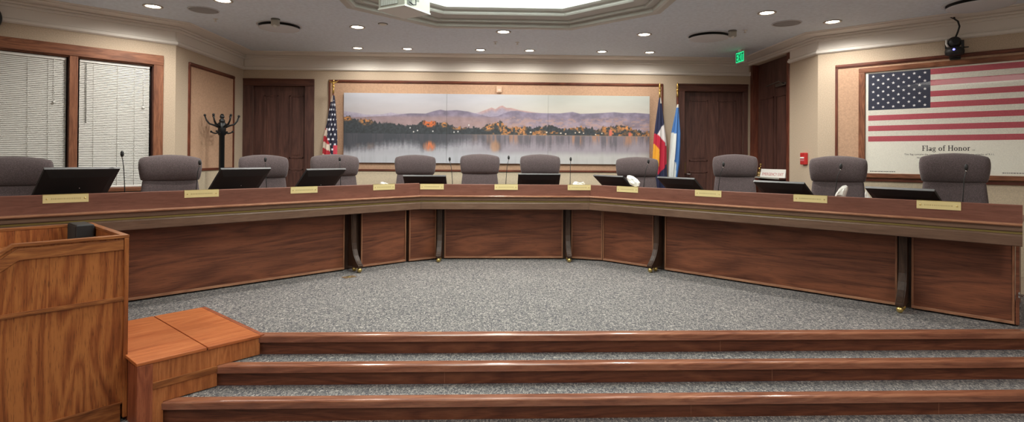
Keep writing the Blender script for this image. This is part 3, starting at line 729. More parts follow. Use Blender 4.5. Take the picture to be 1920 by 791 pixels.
def lake(u, v):
    """colour of the printed panorama at (u right, v down), both 0..1"""
    def curve(pts): 
        p = np.array(pts, float); return np.interp(u, p[:,0], p[:,1])
    LX = lambda tx: (tx-25)/3128.0
    RX = lambda tx: (1582+tx-25)/3128.0
    LV = lambda ty: (ty-53)/712.0
    RV = lambda ty: (ty-69)/705.0
    L = lambda pts: [(LX(a), LV(b)) for a, b in pts]
    Rr = lambda pts: [(RX(a), RV(b)) for a, b in pts]
    far = curve(L([(25,240),(150,255),(250,275),(420,268),(500,250),(560,262),(700,262),(1300,262),(1400,236),(1470,210),(1520,188),(1560,205)]) + Rr([(20,190),(50,182),(90,205),(140,205),(220,226),(350,245),(440,255),(800,262),(1570,260)]))
    near = curve(L([(25,300),(200,300),(330,292),(500,283),(640,262),(700,257),(850,258),(930,232),(1000,216),(1050,225),(1170,219),(1280,232),(1400,262),(1500,285),(1590,275)]) + Rr([(60,262),(130,240),(200,232),(300,250),(440,256),(640,256),(720,246),(770,240),(850,258),(1000,252),(1100,246),(1200,238),(1300,246),(1420,242),(1570,252)]))
    tree = curve(L([(25,298),(90,290),(150,328),(200,318),(290,315),(350,348),(500,350),(640,378),(760,365),(800,345),(850,324),(940,324),(970,345),(1060,348),(1150,385),(1280,392),(1400,395),(1480,362),(1590,335)]) + Rr([(40,335),(70,380),(130,400),(200,392),(300,398),(420,395),(550,375),(620,402),(700,410),(780,390),(850,378),(960,398),(1020,415),(1090,378),(1180,382),(1250,366),(1350,372),(1400,410),(1500,430),(1570,432)]))
    shore = 0.578 + 0.012*u
    aspect = 4.42
    X = u*aspect
    n1 = fbm(X*14+3, v*14+7, 1); n2 = fbm(X*45, v*45, 2); n3 = fbm(X*30+9, v*9, 3); nt = fbm(X*26+2, v*0+1.5, 4)
    tree = tree + 0.008 + (nt-0.5)*0.06 + (n2-0.5)*0.045 + (fbm(X*75, v*0+3.5, 14)-0.5)*0.05
    C = lambda r, g, b: np.array([r, g, b], float)
    mix = lambda A, B, t: A*(1-t[..., None]) + B*t[..., None]
    one = np.ones_like(u)[..., None]
    skyt = mix(C(203,203,205)*one, C(204,207,194)*one, sst(0.4, 0.75, u))
    skyb = mix(C(200,192,188)*one, C(214,207,190)*one, sst(0.3, 0.7, u))
    col = mix(skyt, skyb, sst(0.0, 0.32, v)); col = col*(0.97+0.06*fbm(X*3, v*12, 6))[..., None]
    m = sst(far-0.006, far+0.006, v); fc = mix(mix(C(184,174,186)*one, C(196,160,150)*one, sst(0.42, 0.46, u)*(1-sst(0.60, 0.66, u))), C(168,158,172)*one, sst(0, 0.07, v-far))*(0.92+0.16*n2)[..., None]; col = mix(col, fc, m)
    m = sst(near-0.006, near+0.006, v)
    nc = mix(C(140,130,146)*one, C(160,144,152)*one, sst(0.02, 0.16, v-near)); rg = fbm(X*9+v*10, v*26-X*3, 21); nc = nc*(0.70+0.38*n1+0.22*rg)[..., None]
    pk = sst(0.46, 0.60, fbm(X*16+3, v*40, 22))*sst(0.05, 0.12, v-near)*sst(0.35, 0.55, u); nc = mix(nc, C(196,158,142)*one, pk*0.6)
    hb = sst(0.30, 0.36, v)*(1-sst(0.45, 0.6, u)); nc = mix(nc, C(176,144,132)*one, hb*0.55)
    col = mix(col, nc, m)
    # trees
    dark = C(66,70,72)*one*(0.78+0.44*n2)[..., None]
    orange = C(204,140,84)*one*(0.55+0.8*fbm(X*60, v*60, 23))[..., None]
    red = C(226,122,72)*one*(0.8+0.35*n2)[..., None]
    cl = fbm(X*9+5, v*5+2, 8)
    amt = sst(0.44, 0.58, cl)*sst(0.40, 0.52, u)*0.9
    def spot(tx, ty, rx, ry, right=False):
        a = (RX(tx) if right else LX(tx)); b = (RV(ty) if right else LV(ty)); return np.clip(1.25 - np.sqrt(((u-a)/(rx/3128))**2 + ((v-b)/(ry/712))**2), 0, 1)
    for s in ((250,340,70,40),(60,318,50,25),(1040,365,30,40),(1190,400,70,22),(1490,385,60,45),(1570,352,50,35)): amt = np.maximum(amt, spot(*s)*1.4)
    for s in ((40,352,50,40),(240,420,60,35),(580,455,45,18),(830,405,50,35),(1110,420,45,55),(1180,440,40,60),(1300,400,80,45),(1450,460,30,25)): amt = np.maximum(amt, spot(*s, right=True)*1.3)
    tc = mix(dark, orange, np.clip(amt, 0, 1)*sst(0.42, 0.56, fbm(X*34, v*40, 24)+0.04))
    rd = np.clip(spot(890,355,62,40)*2.2, 0, 1); tc = mix(tc, red, rd*sst(0.38, 0.52, fbm(X*40, v*36, 25)+0.08))
    for s in ((1165,455,20,40),(1365,470,16,30)): tc = mix(tc, C(222,120,96)*one, np.clip(spot(*s, right=True)*1.5, 0, 1))
    mt = sst(tree-0.008, tree+0.008, v); col = mix(col, tc, mt)
    rng = np.random.RandomState(5)
    for (tx, ty) in ((730,445),(770,432),(925,438),(695,405),(1290,372),(1140,445),(1180,440)): col = mix(col, C(232,228,218)*one, np.clip(spot(tx, ty, 7, 8)*1.5, 0, 1))
    for tx in (340,505,650,700,800,842,885,1010,1075): col = mix(col, C(244,226,196)*one, np.clip(spot(tx, 446+rng.rand()*26, 6+rng.rand()*6, 7, True)*1.5, 0, 1))
    # water
    d = v-shore; vr = shore - d*0.95
    wob = (fbm(X*60, v*24, 11)-0.5)
    trr = shore - tree
    streak = fbm(X*26, v*3.0, 12)
    edge = sst(-0.07, 0.10, d - trr*(1.0) - (streak-0.5)*0.07)
    wd = mix(C(78,80,84)*one, C(138,128,132)*one, sst(0.25, 0.6, u))
    wd = mix(wd, C(96,94,98)*one, sst(0.45, 0.6, streak)*0.5)
    su = fbm(X*17+3, v*1.6, 13); oa = sst(0.54, 0.66, su)*sst(0.35, 0.6, u)*(1-sst(0.06, 0.2, d)); wd = mix(wd, C(196,142,108)*one, oa*0.7)
    wl = mix(C(186,184,186)*one, C(170,160,164)*one, sst(0.3, 0.55, u))
    wat = mix(wd, wl, edge)
    rr = np.clip(spot(890,592,58,52)*1.4, 0, 1)*sst(0.36, 0.62, streak+0.08); wat = mix(wat, C(226,130,84)*one, rr)
    rr = np.clip(spot(250,590,80,40)*1.2, 0, 1)*0.5*sst(0.3, 0.6, streak); wat = mix(wat, C(170,132,112)*one, rr)
    rr = np.clip(spot(1560,590,50,60)*1.6, 0, 1)*0.6; wat = mix(wat, C(206,150,104)*one, rr)
    bright = sst(0.80, 0.90, v + (streak-0.5)*0.05 - 0.02*sst(0.5, 0.2, u)); wat = mix(wat, mix(C(196,196,196)*one, C(206,204,194)*one, sst(0.4, 0.8, u)), bright*0.9)
    wat = mix(wat, wat*0.90, np.clip(sst(0.5, 0.75, streak), 0, 1)*0.4)
    mw = sst(shore-0.003, shore+0.003, v); col = mix(col, wat, mw)
    sl = np.exp(-((v-shore)/0.006)**2); col = mix(col, C(176,150,124)*one, sl*0.6*sst(0.3, 0.55, u))
    return np.clip(col*0.96*np.array([0.98, 0.995, 1.035]), 0, 255)
def to_lin(a):
    a = a/255.0
    return np.where(a <= 0.04045, a/12.92, ((a+0.055)/1.055)**2.4)
def grid_mesh(name, mat, nu, nv, pos, colr, parent):
    uu, vv = np.meshgrid(np.linspace(0, 1, nu), np.linspace(0, 1, nv)); P = pos(uu, vv)
    me = bpy.data.meshes.new(name)
    idx = np.arange(nu*nv).reshape(nv, nu)
    q = np.stack([idx[1:, :-1], idx[1:, 1:], idx[:-1, 1:], idx[:-1, :-1]], -1).reshape(-1, 4)
    me.from_pydata(P.reshape(-1, 3).tolist(), [], q.tolist())
    c = np.concatenate([to_lin(colr(uu, vv)), np.ones(uu.shape + (1,))], -1).reshape(-1, 4).astype(np.float32)
    a = me.color_attributes.new('Col', 'FLOAT_COLOR', 'POINT'); a.data.foreach_set('color', c.ravel())
    me.materials.append(mat); me.update()
    o = bpy.data.objects.new(name, me); COL.objects.link(o); o.parent = parent
    return o
AX0, AX1, AZ0, AZ1 = -2.402, 2.634, 1.361, 2.497
seams = [AX0, -0.728, 0.940, AX1]
for i, w in enumerate(['left third of the lake panorama, with the bright orange tree', 'middle third of the lake panorama, with the snowy twin peak', 'right third of the lake panorama, with the row of autumn trees']):
    a, b = seams[i]+0.0015, seams[i+1]-0.0015
    t = thing('landscape_print', w, 'picture', ((a+b)/2, 9.17, AZ0), 0, 'lake panorama prints on the back wall')
    hw = (b-a)/2
    MB().box(-hw, hw, -0.022, 0.022, 0, AZ1-AZ0).build('backing_board', M_offw, t)
    grid_mesh('print', M_art, 300, 200, lambda u, v: np.stack([-hw+2*hw*u, np.full_like(u, -0.0232), (AZ1-AZ0)*(1-v)], -1),
              lambda u, v: lake(((a-AX0) + (b-a)*u)/(AX1-AX0), v), t)
# small sensor box above the panorama
t = thing('wall_sensor', 'small tan sensor box on the wall above the panorama', 'sensor', (0.13, 9.19, 2.53))
MB().box(-0.045, 0.045, -0.035, 0.0, 0, 0.105).build('housing', M_tan, t, bevel=0.006)
MB().box(-0.022, 0.022, -0.039, -0.035, 0.02, 0.06).build('lens', plain('sensor_lens', (224, 196, 176), 0.3), t, bevel=0.002)

# ------------------------------------------------------------------ framed flag poster on the right wall
PX = 0.475; PW = 1.79
t = thing('framed_flag_poster', 'large wood-framed Flag of Honor poster under glass on the right wall', 'framed poster', tuple(w2(FLG, PX+PW/2, -0.012, 1.24)), FLG[1])
hw = PW/2; Hh = 1.375; fw = 0.07
for za, zb_ in ((Hh-0.058, Hh), (0, 0.055)): MB().box(-hw, hw, -0.035, 0.0, za, zb_).build('frame_rail', M_wincase, t, bevel=0.006)
for xa, xb in ((-hw, -hw+fw), (hw-fw, hw)): MB().box(xa, xb, -0.035, 0.0, 0.055, Hh-0.058).build('frame_stile', M_wincasez, t, bevel=0.006)
pr = MB().box(-hw+fw, hw-fw, -0.012, 0.0, 0.055, Hh-0.058).build('print', M_pwhite, t)
fx0 = 0.578-PX-hw; fx1 = fx0+1.565; fz0 = 1.691-1.24; pitch = 0.0652; ft = fz0+13*pitch
cz = fz0+6*pitch; cx1 = fx0+0.626
for i in range(13):
    z0 = fz0+pitch*i; top = min(z0+pitch, Hh-0.060); xa = cx1 if i >= 6 else fx0
    if i % 2 == 0: MB().box(xa, fx1, -0.0135, -0.012, z0, top).build('red_stripe', M_pred, pr)
g = MB()
for i in range(1, 13, 2): g.box(cx1 if i >= 6 else fx0, fx1, -0.0128, -0.012, fz0+pitch*i, fz0+pitch*(i+1))
g.build('pale_stripes', M_pgrey, pr)
MB().box(fx0, cx1, -0.0135, -0.012, cz, min(ft, Hh-0.060)).build('canton', M_navy, pr)
st = MB()
for r in range(9):
    nn = 6 if r % 2 == 0 else 5
    for c in range(nn):
        x = fx0 + 0.626*((c+0.5)/6 if nn == 6 else (c+1)/6); z = cz + 7*pitch*(r+0.75)/9.5
        pts = [(x + (0.0185 if k % 2 == 0 else 0.0075)*math.sin(PI*k/5), -0.0140, z + (0.0185 if k % 2 == 0 else 0.0075)*math.cos(PI*k/5)) for k in range(10)]
        st.prism(pts, (0,0,0), (0,0.0004,0))
st.build('stars', M_star, pr)
# serif heading
def glyph_text(mb, text, x, z, h, y, th=0.0005):
    T, t2, sf = 0.17*h, 0.075*h, 0.07*h
    def rect(a, b, c, d): mb.box(x+a, x+b, y-th, y, z+c, z+d)
    def ring(cx, cz, rx, rz, a0=0, a1=360, tv=T, thn=t2):
        n = 20; o_ = []; i_ = []
        for k in range(n+1):
            a = R(a0+(a1-a0)*k/n); o_.append((x+cx+rx*math.cos(a), z+cz+rz*math.sin(a))); i_.append((x+cx+(rx-tv)*math.cos(a), z+cz+(rz-thn)*math.sin(a)))
        for k in range(n):
            q = [o_[k], o_[k+1], i_[k+1], i_[k]]; mb.prism([(p[0], y, p[1]) for p in q], (0,-th,0), (0,0,0))
    for chh in text:
        if chh == ' ': x += 0.36*h; continue
        if chh == 'F':
            rect(0.10*h, 0.10*h+T, 0, h); rect(0, 0.36*h, 0, sf); rect(0, 0.66*h, h-sf, h); rect(0.60*h, 0.66*h, 0.74*h, h); rect(0.1*h, 0.5*h, 0.48*h, 0.48*h+t2); rect(0.45*h, 0.5*h, 0.38*h, 0.64*h); w = 0.74*h
        elif chh == 'H':
            rect(0.08*h, 0.08*h+T, 0, h); rect(0.64*h, 0.64*h+T, 0, h); rect(0.08*h, 0.8*h, 0.47*h, 0.47*h+t2)
            for a in (0.0, 0.56*h):
                rect(a, a+0.33*h, 0, sf); rect(a, a+0.33*h, h-sf, h)
            w = 0.98*h
        elif chh == 'l':
            rect(0.08*h, 0.08*h+T*0.9, 0, 1.03*h); rect(0, 0.30*h, 0, sf); rect(0.0, 0.1*h, 0.97*h, 1.03*h); w = 0.37*h
        elif chh == 'o':
            ring(0.31*h, 0.32*h, 0.31*h, 0.34*h); w = 0.70*h
        elif chh == 'a':
            ring(0.22*h, 0.18*h, 0.22*h, 0.19*h); rect(0.36*h, 0.36*h+T*0.9, 0.03*h, 0.48*h); ring(0.26*h, 0.46*h, 0.255*h, 0.2*h, 0, 150, T*0.8, t2); rect(0.48*h, 0.60*h, 0, sf); w = 0.66*h
        elif chh == 'g':
            ring(0.26*h, 0.44*h, 0.24*h, 0.22*h, 0, 360, T*0.8, t2); ring(0.28*h, -0.10*h, 0.28*h, 0.16*h, 0, 360, t2*1.3, t2); rect(0.06*h, 0.46*h, 0.08*h, 0.17*h); rect(0.42*h, 0.60*h, 0.58*h, 0.66*h); w = 0.66*h
        elif chh == 'f':
            rect(0.12*h, 0.12*h+T*0.9, 0, 0.84*h); rect(0.02*h, 0.36*h, 0, sf); rect(0, 0.36*h, 0.58*h, 0.65*h); ring(0.33*h, 0.80*h, 0.21*h, 0.24*h, 30, 180, T*0.9, t2); w = 0.50*h
        elif chh == 'n':
            rect(0.08*h, 0.08*h+T*0.9, 0, 0.64*h); rect(0, 0.30*h, 0, sf); rect(0, 0.1*h, 0.60*h, 0.66*h); ring(0.34*h, 0.42*h, 0.245*h, 0.24*h, 0, 170, T*0.9, t2); rect(0.44*h, 0.44*h+T*0.9, 0, 0.44*h); rect(0.37*h, 0.66*h, 0, sf); w = 0.74*h
        elif chh == 'r':
            rect(0.08*h, 0.08*h+T*0.9, 0, 0.64*h); rect(0, 0.32*h, 0, sf); rect(0, 0.1*h, 0.60*h, 0.66*h); ring(0.36*h, 0.42*h, 0.22*h, 0.24*h, 50, 160, T*0.9, t2); w = 0.58*h
        x += w
    return x
hd = MB(); xe = glyph_text(hd, 'Flag of Honor', 0, 0, 0.063, -0.0120)
off = 1.125-PX-hw; sc = (1.575-1.125)/xe
hd.v = [(p[0]*sc+off, p[1], p[2]+1.572-1.24) for p in hd.v]
hd.build('heading', M_ink, pr)
def text(body, size, x, z, y, mat, parent, align='LEFT', name='lettering', rz=None, sx=1.0, ext=0.0003):
    c = bpy.data.curves.new(name, 'FONT'); c.body = body; c.size = size; c.align_x = align; c.extrude = ext
    tmp = bpy.data.objects.new(name, c); COL.objects.link(tmp)
    dg = bpy.context.evaluated_depsgraph_get()
    me = bpy.data.meshes.new_from_object(tmp.evaluated_get(dg)); me.name = name
    bpy.data.objects.remove(tmp)
    me.materials.clear(); me.materials.append(mat)
    o = bpy.data.objects.new(name, me); COL.objects.link(o); o.parent = parent
    o.location = (x, y, z); o.rotation_euler = (PI/2, 0, 0); o.scale = (sx, 1, 1)
    return o
text('TM', 0.018, 1.585-PX-hw, 1.572-1.24, -0.0123, M_ink, pr)
text('This flag contains the names of those killed in the terrorist attacks of 9.11.', 0.028, 1.365-PX-hw, 1.522-1.24, -0.0123, M_ink, pr, 'CENTER', sx=0.98)
text('Now and forever it will represent their immortality.', 0.028, 1.365-PX-hw, 1.482-1.24, -0.0123, M_ink, pr, 'CENTER', sx=0.98)
for k in range(5):
    e = MB(); xx = 2.02-PX-hw; q = random.Random(k)
    z = 1.405-0.022*k-1.24
    while xx < 2.13-PX-hw: 
        l = q.uniform(0.008, 0.02); e.box(xx, xx+l, -0.0125, -0.012, z, z+0.008); xx += l+0.005
    e.build('fine_print', M_ink, pr)
e = MB(); xx = fx0+0.02; q = random.Random(9)
while xx < fx0+0.28:
    l = q.uniform(0.008, 0.022); e.box(xx, xx+l, -0.0125, -0.012, 0.075, 0.083); xx += l+0.005
e.build('fine_print', M_ink, pr)
e = MB(); xx = fx1-0.30
while xx < fx1-0.02:
    l = q.uniform(0.008, 0.022); e.box(xx, xx+l, -0.0125, -0.012, 0.082, 0.090); xx += l+0.005
e.build('fine_print', M_ink, pr)
MB().box(-hw+fw-0.004, hw-fw+0.004, -0.022, -0.019, 0.052, Hh-0.055).build('glass', M_glass, t)

# ------------------------------------------------------------------ flags on poles
def pole_flag(label, x, y, tilt_x, top, kind, cloth_top, cloth_bot, halfw, colfun, eagle):
    t = thing('flag', label, 'flag', (x, y, BACKFLOOR), 0, 'flags on floor poles')
    Hp = top-BACKFLOOR
    MB().lathe([(0.001,0),(0.13,0),(0.13,0.02),(0.06,0.05),(0.025,0.07),(0.025,0.12),(0.001,0.12)], n=24).build('base', M_gold, t)
    MB().tube([(0, 0, 0.1), (tilt_x, 0, Hp-0.10)], 0.012, 10).build('pole', M_moldz, t)
    f = MB(); f.tube([(tilt_x*0.9, 0, Hp-0.20), (tilt_x, 0, Hp-0.10)], 0.014, 10); f.ball((tilt_x, 0, Hp-0.085), 0.022)
    if eagle:
        f.ball((tilt_x, 0, Hp-0.04), 0.016, sz=1.6)
        for s in (-1, 1):
            f.add([(tilt_x, 0, Hp-0.05), (tilt_x+s*0.04, 0.006, Hp-0.03), (tilt_x+s*0.085, 0.01, Hp+0.012), (tilt_x+s*0.05, 0.006, Hp-0.005), (tilt_x, 0.0, Hp-0.015),
                   (tilt_x, 0.012, Hp-0.05), (tilt_x+s*0.04, 0.016, Hp-0.03), (tilt_x+s*0.085, 0.014, Hp+0.012), (tilt_x+s*0.05, 0.016, Hp-0.005), (tilt_x, 0.012, Hp-0.015)],
                  [(0,1,2,3,4), (9,8,7,6,5), (0,5,6,1), (1,6,7,2), (2,7,8,3), (3,8,9,4)])
        f.ball((tilt_x+0.012, -0.012, Hp+0.0), 0.012)
    else:
        f.lathe([(0.004,0),(0.016,0.01),(0.012,0.03),(0.020,0.05),(0.012,0.085),(0.002,0.12)], cx=tilt_x, n=12, M=Matrix.Translation((0, 0, Hp-0.075)))
    f.build('finial', M_gold, t)
    nu, nv = 120, 110
    zt, zb = cloth_top-BACKFLOOR, cloth_bot-BACKFLOOR
    def pos(u, v):
        th = 2*PI*u; z = zt + (zb-zt)*v
        l, r = halfw(v)
        cx = (l+r)/2; w = (r-l)/2
        fold = 1 + 0.10*np.sin(7*th + 3*v)*sst(0.0, 0.3, v)
        return np.stack([cx + w*np.cos(th)*fold, -0.005 + (0.020+0.05*sst(0, 0.5, v))*np.sin(th)*(1+0.30*np.sin(7*th+3*v+0.6)*sst(0, 0.2, v)), z + 0*u], -1)
    def colr(u, v):
        th = 2*PI*u; l, r = halfw(v)
        s = 0.5+0.5*np.cos(th)
        return colfun(s, v, l + (r-l)*s, zt + (zb-zt)*v)
    o = grid_mesh('cloth', M_flag, nu, nv, pos, colr, t)
    for p in o.data.polygons: p.use_smooth = True
    return t
def ip(pts):
    a = np.array(pts, float); return lambda v: np.interp(v, a[:,0], a[:,1])
# tile pixel -> local metres for the stars-and-stripes flag: 0.00174 m per tile pixel
def us_col(s, v, x, z):
    C = lambda r, g, b: np.broadcast_to(np.array([r, g, b], float), s.shape + (3,)).copy()
    out = C(44, 44, 62)
    tz = 190 + v*860                         # tile rows
    lim = np.interp(tz, [185, 470, 500, 640, 725, 1100], [-0.5, -0.2, 0.12, 0.52, 0.62, 0.9])
    stripe = s < lim
    ph = ((tz - s*62) / 56.0) % 2
    red = ph < 1
    out[stripe] = (222, 206, 190); out[stripe & red] = (178, 48, 58)
    lowr = (s > 0.80) & (tz > 655); out[lowr] = (196, 70, 86)
    gx = np.round((s*118 + 18*((np.round(tz/46) % 2)))/36)*36 - 18*((np.round(tz/46) % 2)); gz = np.round(tz/46)*46
    star = (((s*118-gx)/8.5)**2 + ((tz-gz)/10)**2 < 1) & ~stripe & (tz > 235) & ~lowr
    out[star] = (226, 228, 236)
    top = (tz < 250) & (s < 0.5); out[top & (tz - 190 < 60)] = (224, 206, 190)
    return out
lf = ip([(0,-0.020),(0.08,-0.045),(0.28,-0.085),(0.45,-0.135),(0.62,-0.150),(1,-0.155)]); rf = ip([(0,0.022),(0.05,0.035),(0.25,0.050),(0.45,0.062),(0.62,0.064),(1,0.06)])
pole_flag('stars-and-stripes flag hanging furled on the left of the panorama', -2.525, 8.98, 0.0, 2.665, 'us', 2.43, 0.95, lambda v: (lf(v), rf(v)), us_col, True)
def co_col(s, v, x, z):
    C = lambda r, g, b: np.broadcast_to(np.array([r, g, b], float), s.shape + (3,)).copy()
    tz = 145 + v*640; tx = np.interp(tz, [145,180,400,605,740], [104,96,76,60,80])*(1-s) + np.interp(tz, [145,220,440,600,740], [118,130,152,152,162])*s
    out = C(44, 48, 76)
    wht = (tz > np.interp(tx, [88, 112, 145], [395, 350, 315])) & (tz < np.interp(tx, [88, 120, 152], [395, 425, 472])); out[wht] = (218, 214, 214)
    red = (tz >= np.interp(tx, [70, 88, 120, 152], [385, 395, 425, 472])) & (tz < np.interp(tx, [60, 96, 125, 152], [640, 665, 630, 595])); out[red] = (186, 44, 66)
    gold = (tx < np.interp(tz, [465, 500, 610], [76, 100, 98])) & (tz > 460) & (tz < 612); out[gold] = (226, 162, 54)
    tip = (tz < 185) & (s > 0.45); out[tip] = (232, 226, 216)
    return out
lf2 = ip([(0,-0.012),(0.06,-0.028),(0.4,-0.085),(0.72,-0.115),(1,-0.08)]); rf2 = ip([(0,0.018),(0.1,0.040),(0.46,0.100),(0.7,0.105),(1,0.125)])
pole_flag('furled flag with navy, white, red and gold, right of the panorama', 2.742, 8.95, 0.0, 2.655, 'co', 2.45, 0.92, lambda v: (lf2(v), rf2(v)), co_col, False)
def bl_col(s, v, x, z):
    C = lambda r, g, b: np.broadcast_to(np.array([r, g, b], float), s.shape + (3,)).copy()
    tz = 195 + v*680; out = C(78, 124, 186)
    lim = np.interp(tz, [390, 400, 480, 575, 590, 600, 740], [0.0, 0.42, 0.42, 0.42, 0.34, 0.62, 0.70])
    out[(s < lim) & (tz > 392)] = (220, 224, 222)
    out[(tz > 722) & (s < 0.72)] = (126, 166, 116)
    out[(s > 0.86)] = (64, 104, 166)
    out[(tz < 215)] = (226, 222, 214)
    return out
lf3 = ip([(0,-0.010),(0.15,-0.055),(0.3,-0.098),(0.6,-0.140),(1,-0.15)]); rf3 = ip([(0,0.016),(0.1,0.026),(0.3,0.048),(0.6,0.030),(0.8,-0.02),(1,-0.02)])
pole_flag('furled sky blue and white flag in front of the right door casing', 3.035, 8.95, 0.0, 2.665, 'blue', 2.345, 0.75, lambda v: (lf3(v), rf3(v)), bl_col, False)

# ------------------------------------------------------------------ coat rack
t = thing('coat_rack', 'black iron coat rack with curled hooks in the left corner', 'coat rack', (-3.775, 7.95, BACKFLOOR), R(20))
MB().lathe([(0.001,0),(0.20,0),(0.20,0.02),(0.05,0.05),(0.036,0.07),(0.036,1.54),(0.052,1.55),(0.052,1.71),(0.034,1.73)], n=18).build('post', M_iron, t)
f = MB(); f.lathe([(0.03,1.72),(0.040,1.74),(0.034,1.76),(0.018,1.775),(0.030,1.79),(0.030,1.81),(0.016,1.84),(0.001,1.845)], n=16); f.build('finial', M_iron, t)
for k in range(6):
    a = 2*PI*k/6 + 0.1; d = Vector((math.cos(a), math.sin(a), 0))
    h = MB(); pts = [d*0.04+Vector((0,0,1.655)), d*0.10+Vector((0,0,1.682)), d*0.155+Vector((0,0,1.700)), d*0.19+Vector((0,0,1.745)), d*0.212+Vector((0,0,1.808))]
    h.tube(pts, [0.014,0.013,0.012,0.011,0.009], 8); h.ball(tuple(pts[-1]+Vector((0,0,0.008))), 0.018, n=10); h.build('upper_hook', M_iron, t)
for k in range(4):
    a = 2*PI*k/4 - 0.35; d = Vector((math.cos(a), math.sin(a), 0))
    h = MB(); pts = [d*0.04+Vector((0,0,1.580)), d*0.085+Vector((0,0,1.567)), d*0.125+Vector((0,0,1.577)), d*0.148+Vector((0,0,1.592))]
    h.tube(pts, 0.010, 8); h.ball(tuple(pts[-1]), 0.016, n=10); h.build('lower_hook', M_iron, t)

# ------------------------------------------------------------------ exit sign
t = thing('exit_sign', 'green lit EXIT sign hanging from the ceiling near the tall dark door', 'exit sign', (3.80, 8.33, CEIL), R(-84))
MB().box(-0.05, 0.05, -0.025, 0.025, -0.03, 0.0).build('canopy', M_white, t)
MB().box(-0.125, 0.125, -0.020, 0.020, -0.215, -0.03).build('housing', M_offw, t, bevel=0.004)
MB().box(-0.105, 0.110, -0.0225, -0.019, -0.190, -0.042).build('lit_face', M_exitg, t)
l = MB(); y0, y1 = -0.0245, -0.0226; zb, zt = -0.175, -0.058
def bar(a, b, c, d): l.box(a, b, y0, y1, c, d)
bar(-0.092, -0.076, zb, zt)
for z in (zb, (zb+zt)/2-0.008, zt-0.016): bar(-0.092, -0.050, z, z+0.016)
for s in (0, 1):
    xa, xb = (-0.040, 0.006) if s == 0 else (0.006, -0.040)
    l.prism([(xa, y0, zb), (xa+0.016, y0, zb), (xb+0.016, y0, zt), (xb, y0, zt)], (0,0,0), (0,y1-y0,0))
bar(0.034, 0.050, zb, zt); bar(0.076, 0.092, zb, zt); bar(0.060, 0.106, zt-0.016, zt)
l.build('exit_lettering', M_exitd, t)

# ------------------------------------------------------------------ fire alarm pull
t = thing('fire_alarm_pull', 'red fire alarm pull on the right side wall', 'fire alarm', tuple(w2(RGT, -7.515, 0.0, 1.39)), RGT[1])
MB().box(-0.062, 0.062, -0.045, 0.0, 0.0, 0.165).build('housing', M_red, t, bevel=0.010)
MB().box(-0.045, 0.045, -0.055, -0.043, 0.085, 0.105).build('pull_bar', M_paper, t, bevel=0.004)
MB().box(-0.042, 0.042, -0.049, -0.043, 0.050, 0.078).build('label_strip', plain('alarm_pink', (216, 120, 124), 0.5), t)

# small shelf with bell and sign by the tall dark door
t = thing('wall_shelf', 'small pale-edged dark shelf on the tall dark door', 'shelf', tuple(w2(RGT, -8.45, 0.09, 1.165)), RGT[1])
MB().box(-0.46, 0.44, -0.20, -0.012, 0.0, 0.022).build('board', M_door, t, bevel=0.002)
MB().box(-0.46, 0.44, -0.208, -0.199, 0.002, 0.024).build('front_edge', M_offw, t)
for x in (-0.3, 0.3): MB().prism([(x, -0.012, 0.0), (x, -0.15, 0.0), (x, -0.012, -0.12)], (-0.01,0,0), (0.01,0,0)).build('bracket', M_door, t)
t = thing('desk_sign', 'white sign with red EMERGENCY EXIT lettering on the small shelf', 'sign', tuple(w2(RGT, -8.29, -0.055, 1.187)), RGT[1]+R(12))
MB().prism([(0, -0.02, 0.0), (0, 0.03, 0.0), (0, 0.012, 0.125), (0, 0.006, 0.125)], (-0.27,0,0), (0.27,0,0)).build('card', M_paper, t)
tx = text('EMERGENCY EXIT', 0.062, 0, 0.028, -0.0145, M_redink, t, 'CENTER', sx=0.93); tx.rotation_euler = (PI/2 - 0.205, 0, 0)
t = thing('desk_bell', 'small brass trophy bell on the shelf left of the sign', 'bell', tuple(w2(RGT, -8.72, -0.05, 1.189)), RGT[1])
MB().lathe([(0.001,0),(0.055,0),(0.055,0.012),(0.045,0.016),(0.050,0.03),(0.042,0.065),(0.026,0.085),(0.012,0.092)], n=18).build('bell_body', plain('tarnished_brass', (120, 98, 62), 0.35, 0.8), t)
b = MB(); b.tube([(0,0,0.085),(0,0,0.12)], 0.008, 8); b.ball((0,0,0.125), 0.020); b.tube([(0.03, 0, 0.13), (0.03, 0, 0.17)], 0.006, 6); b.ball((0.035, 0, 0.19), 0.017); b.build('bell_handle', M_gold, t)

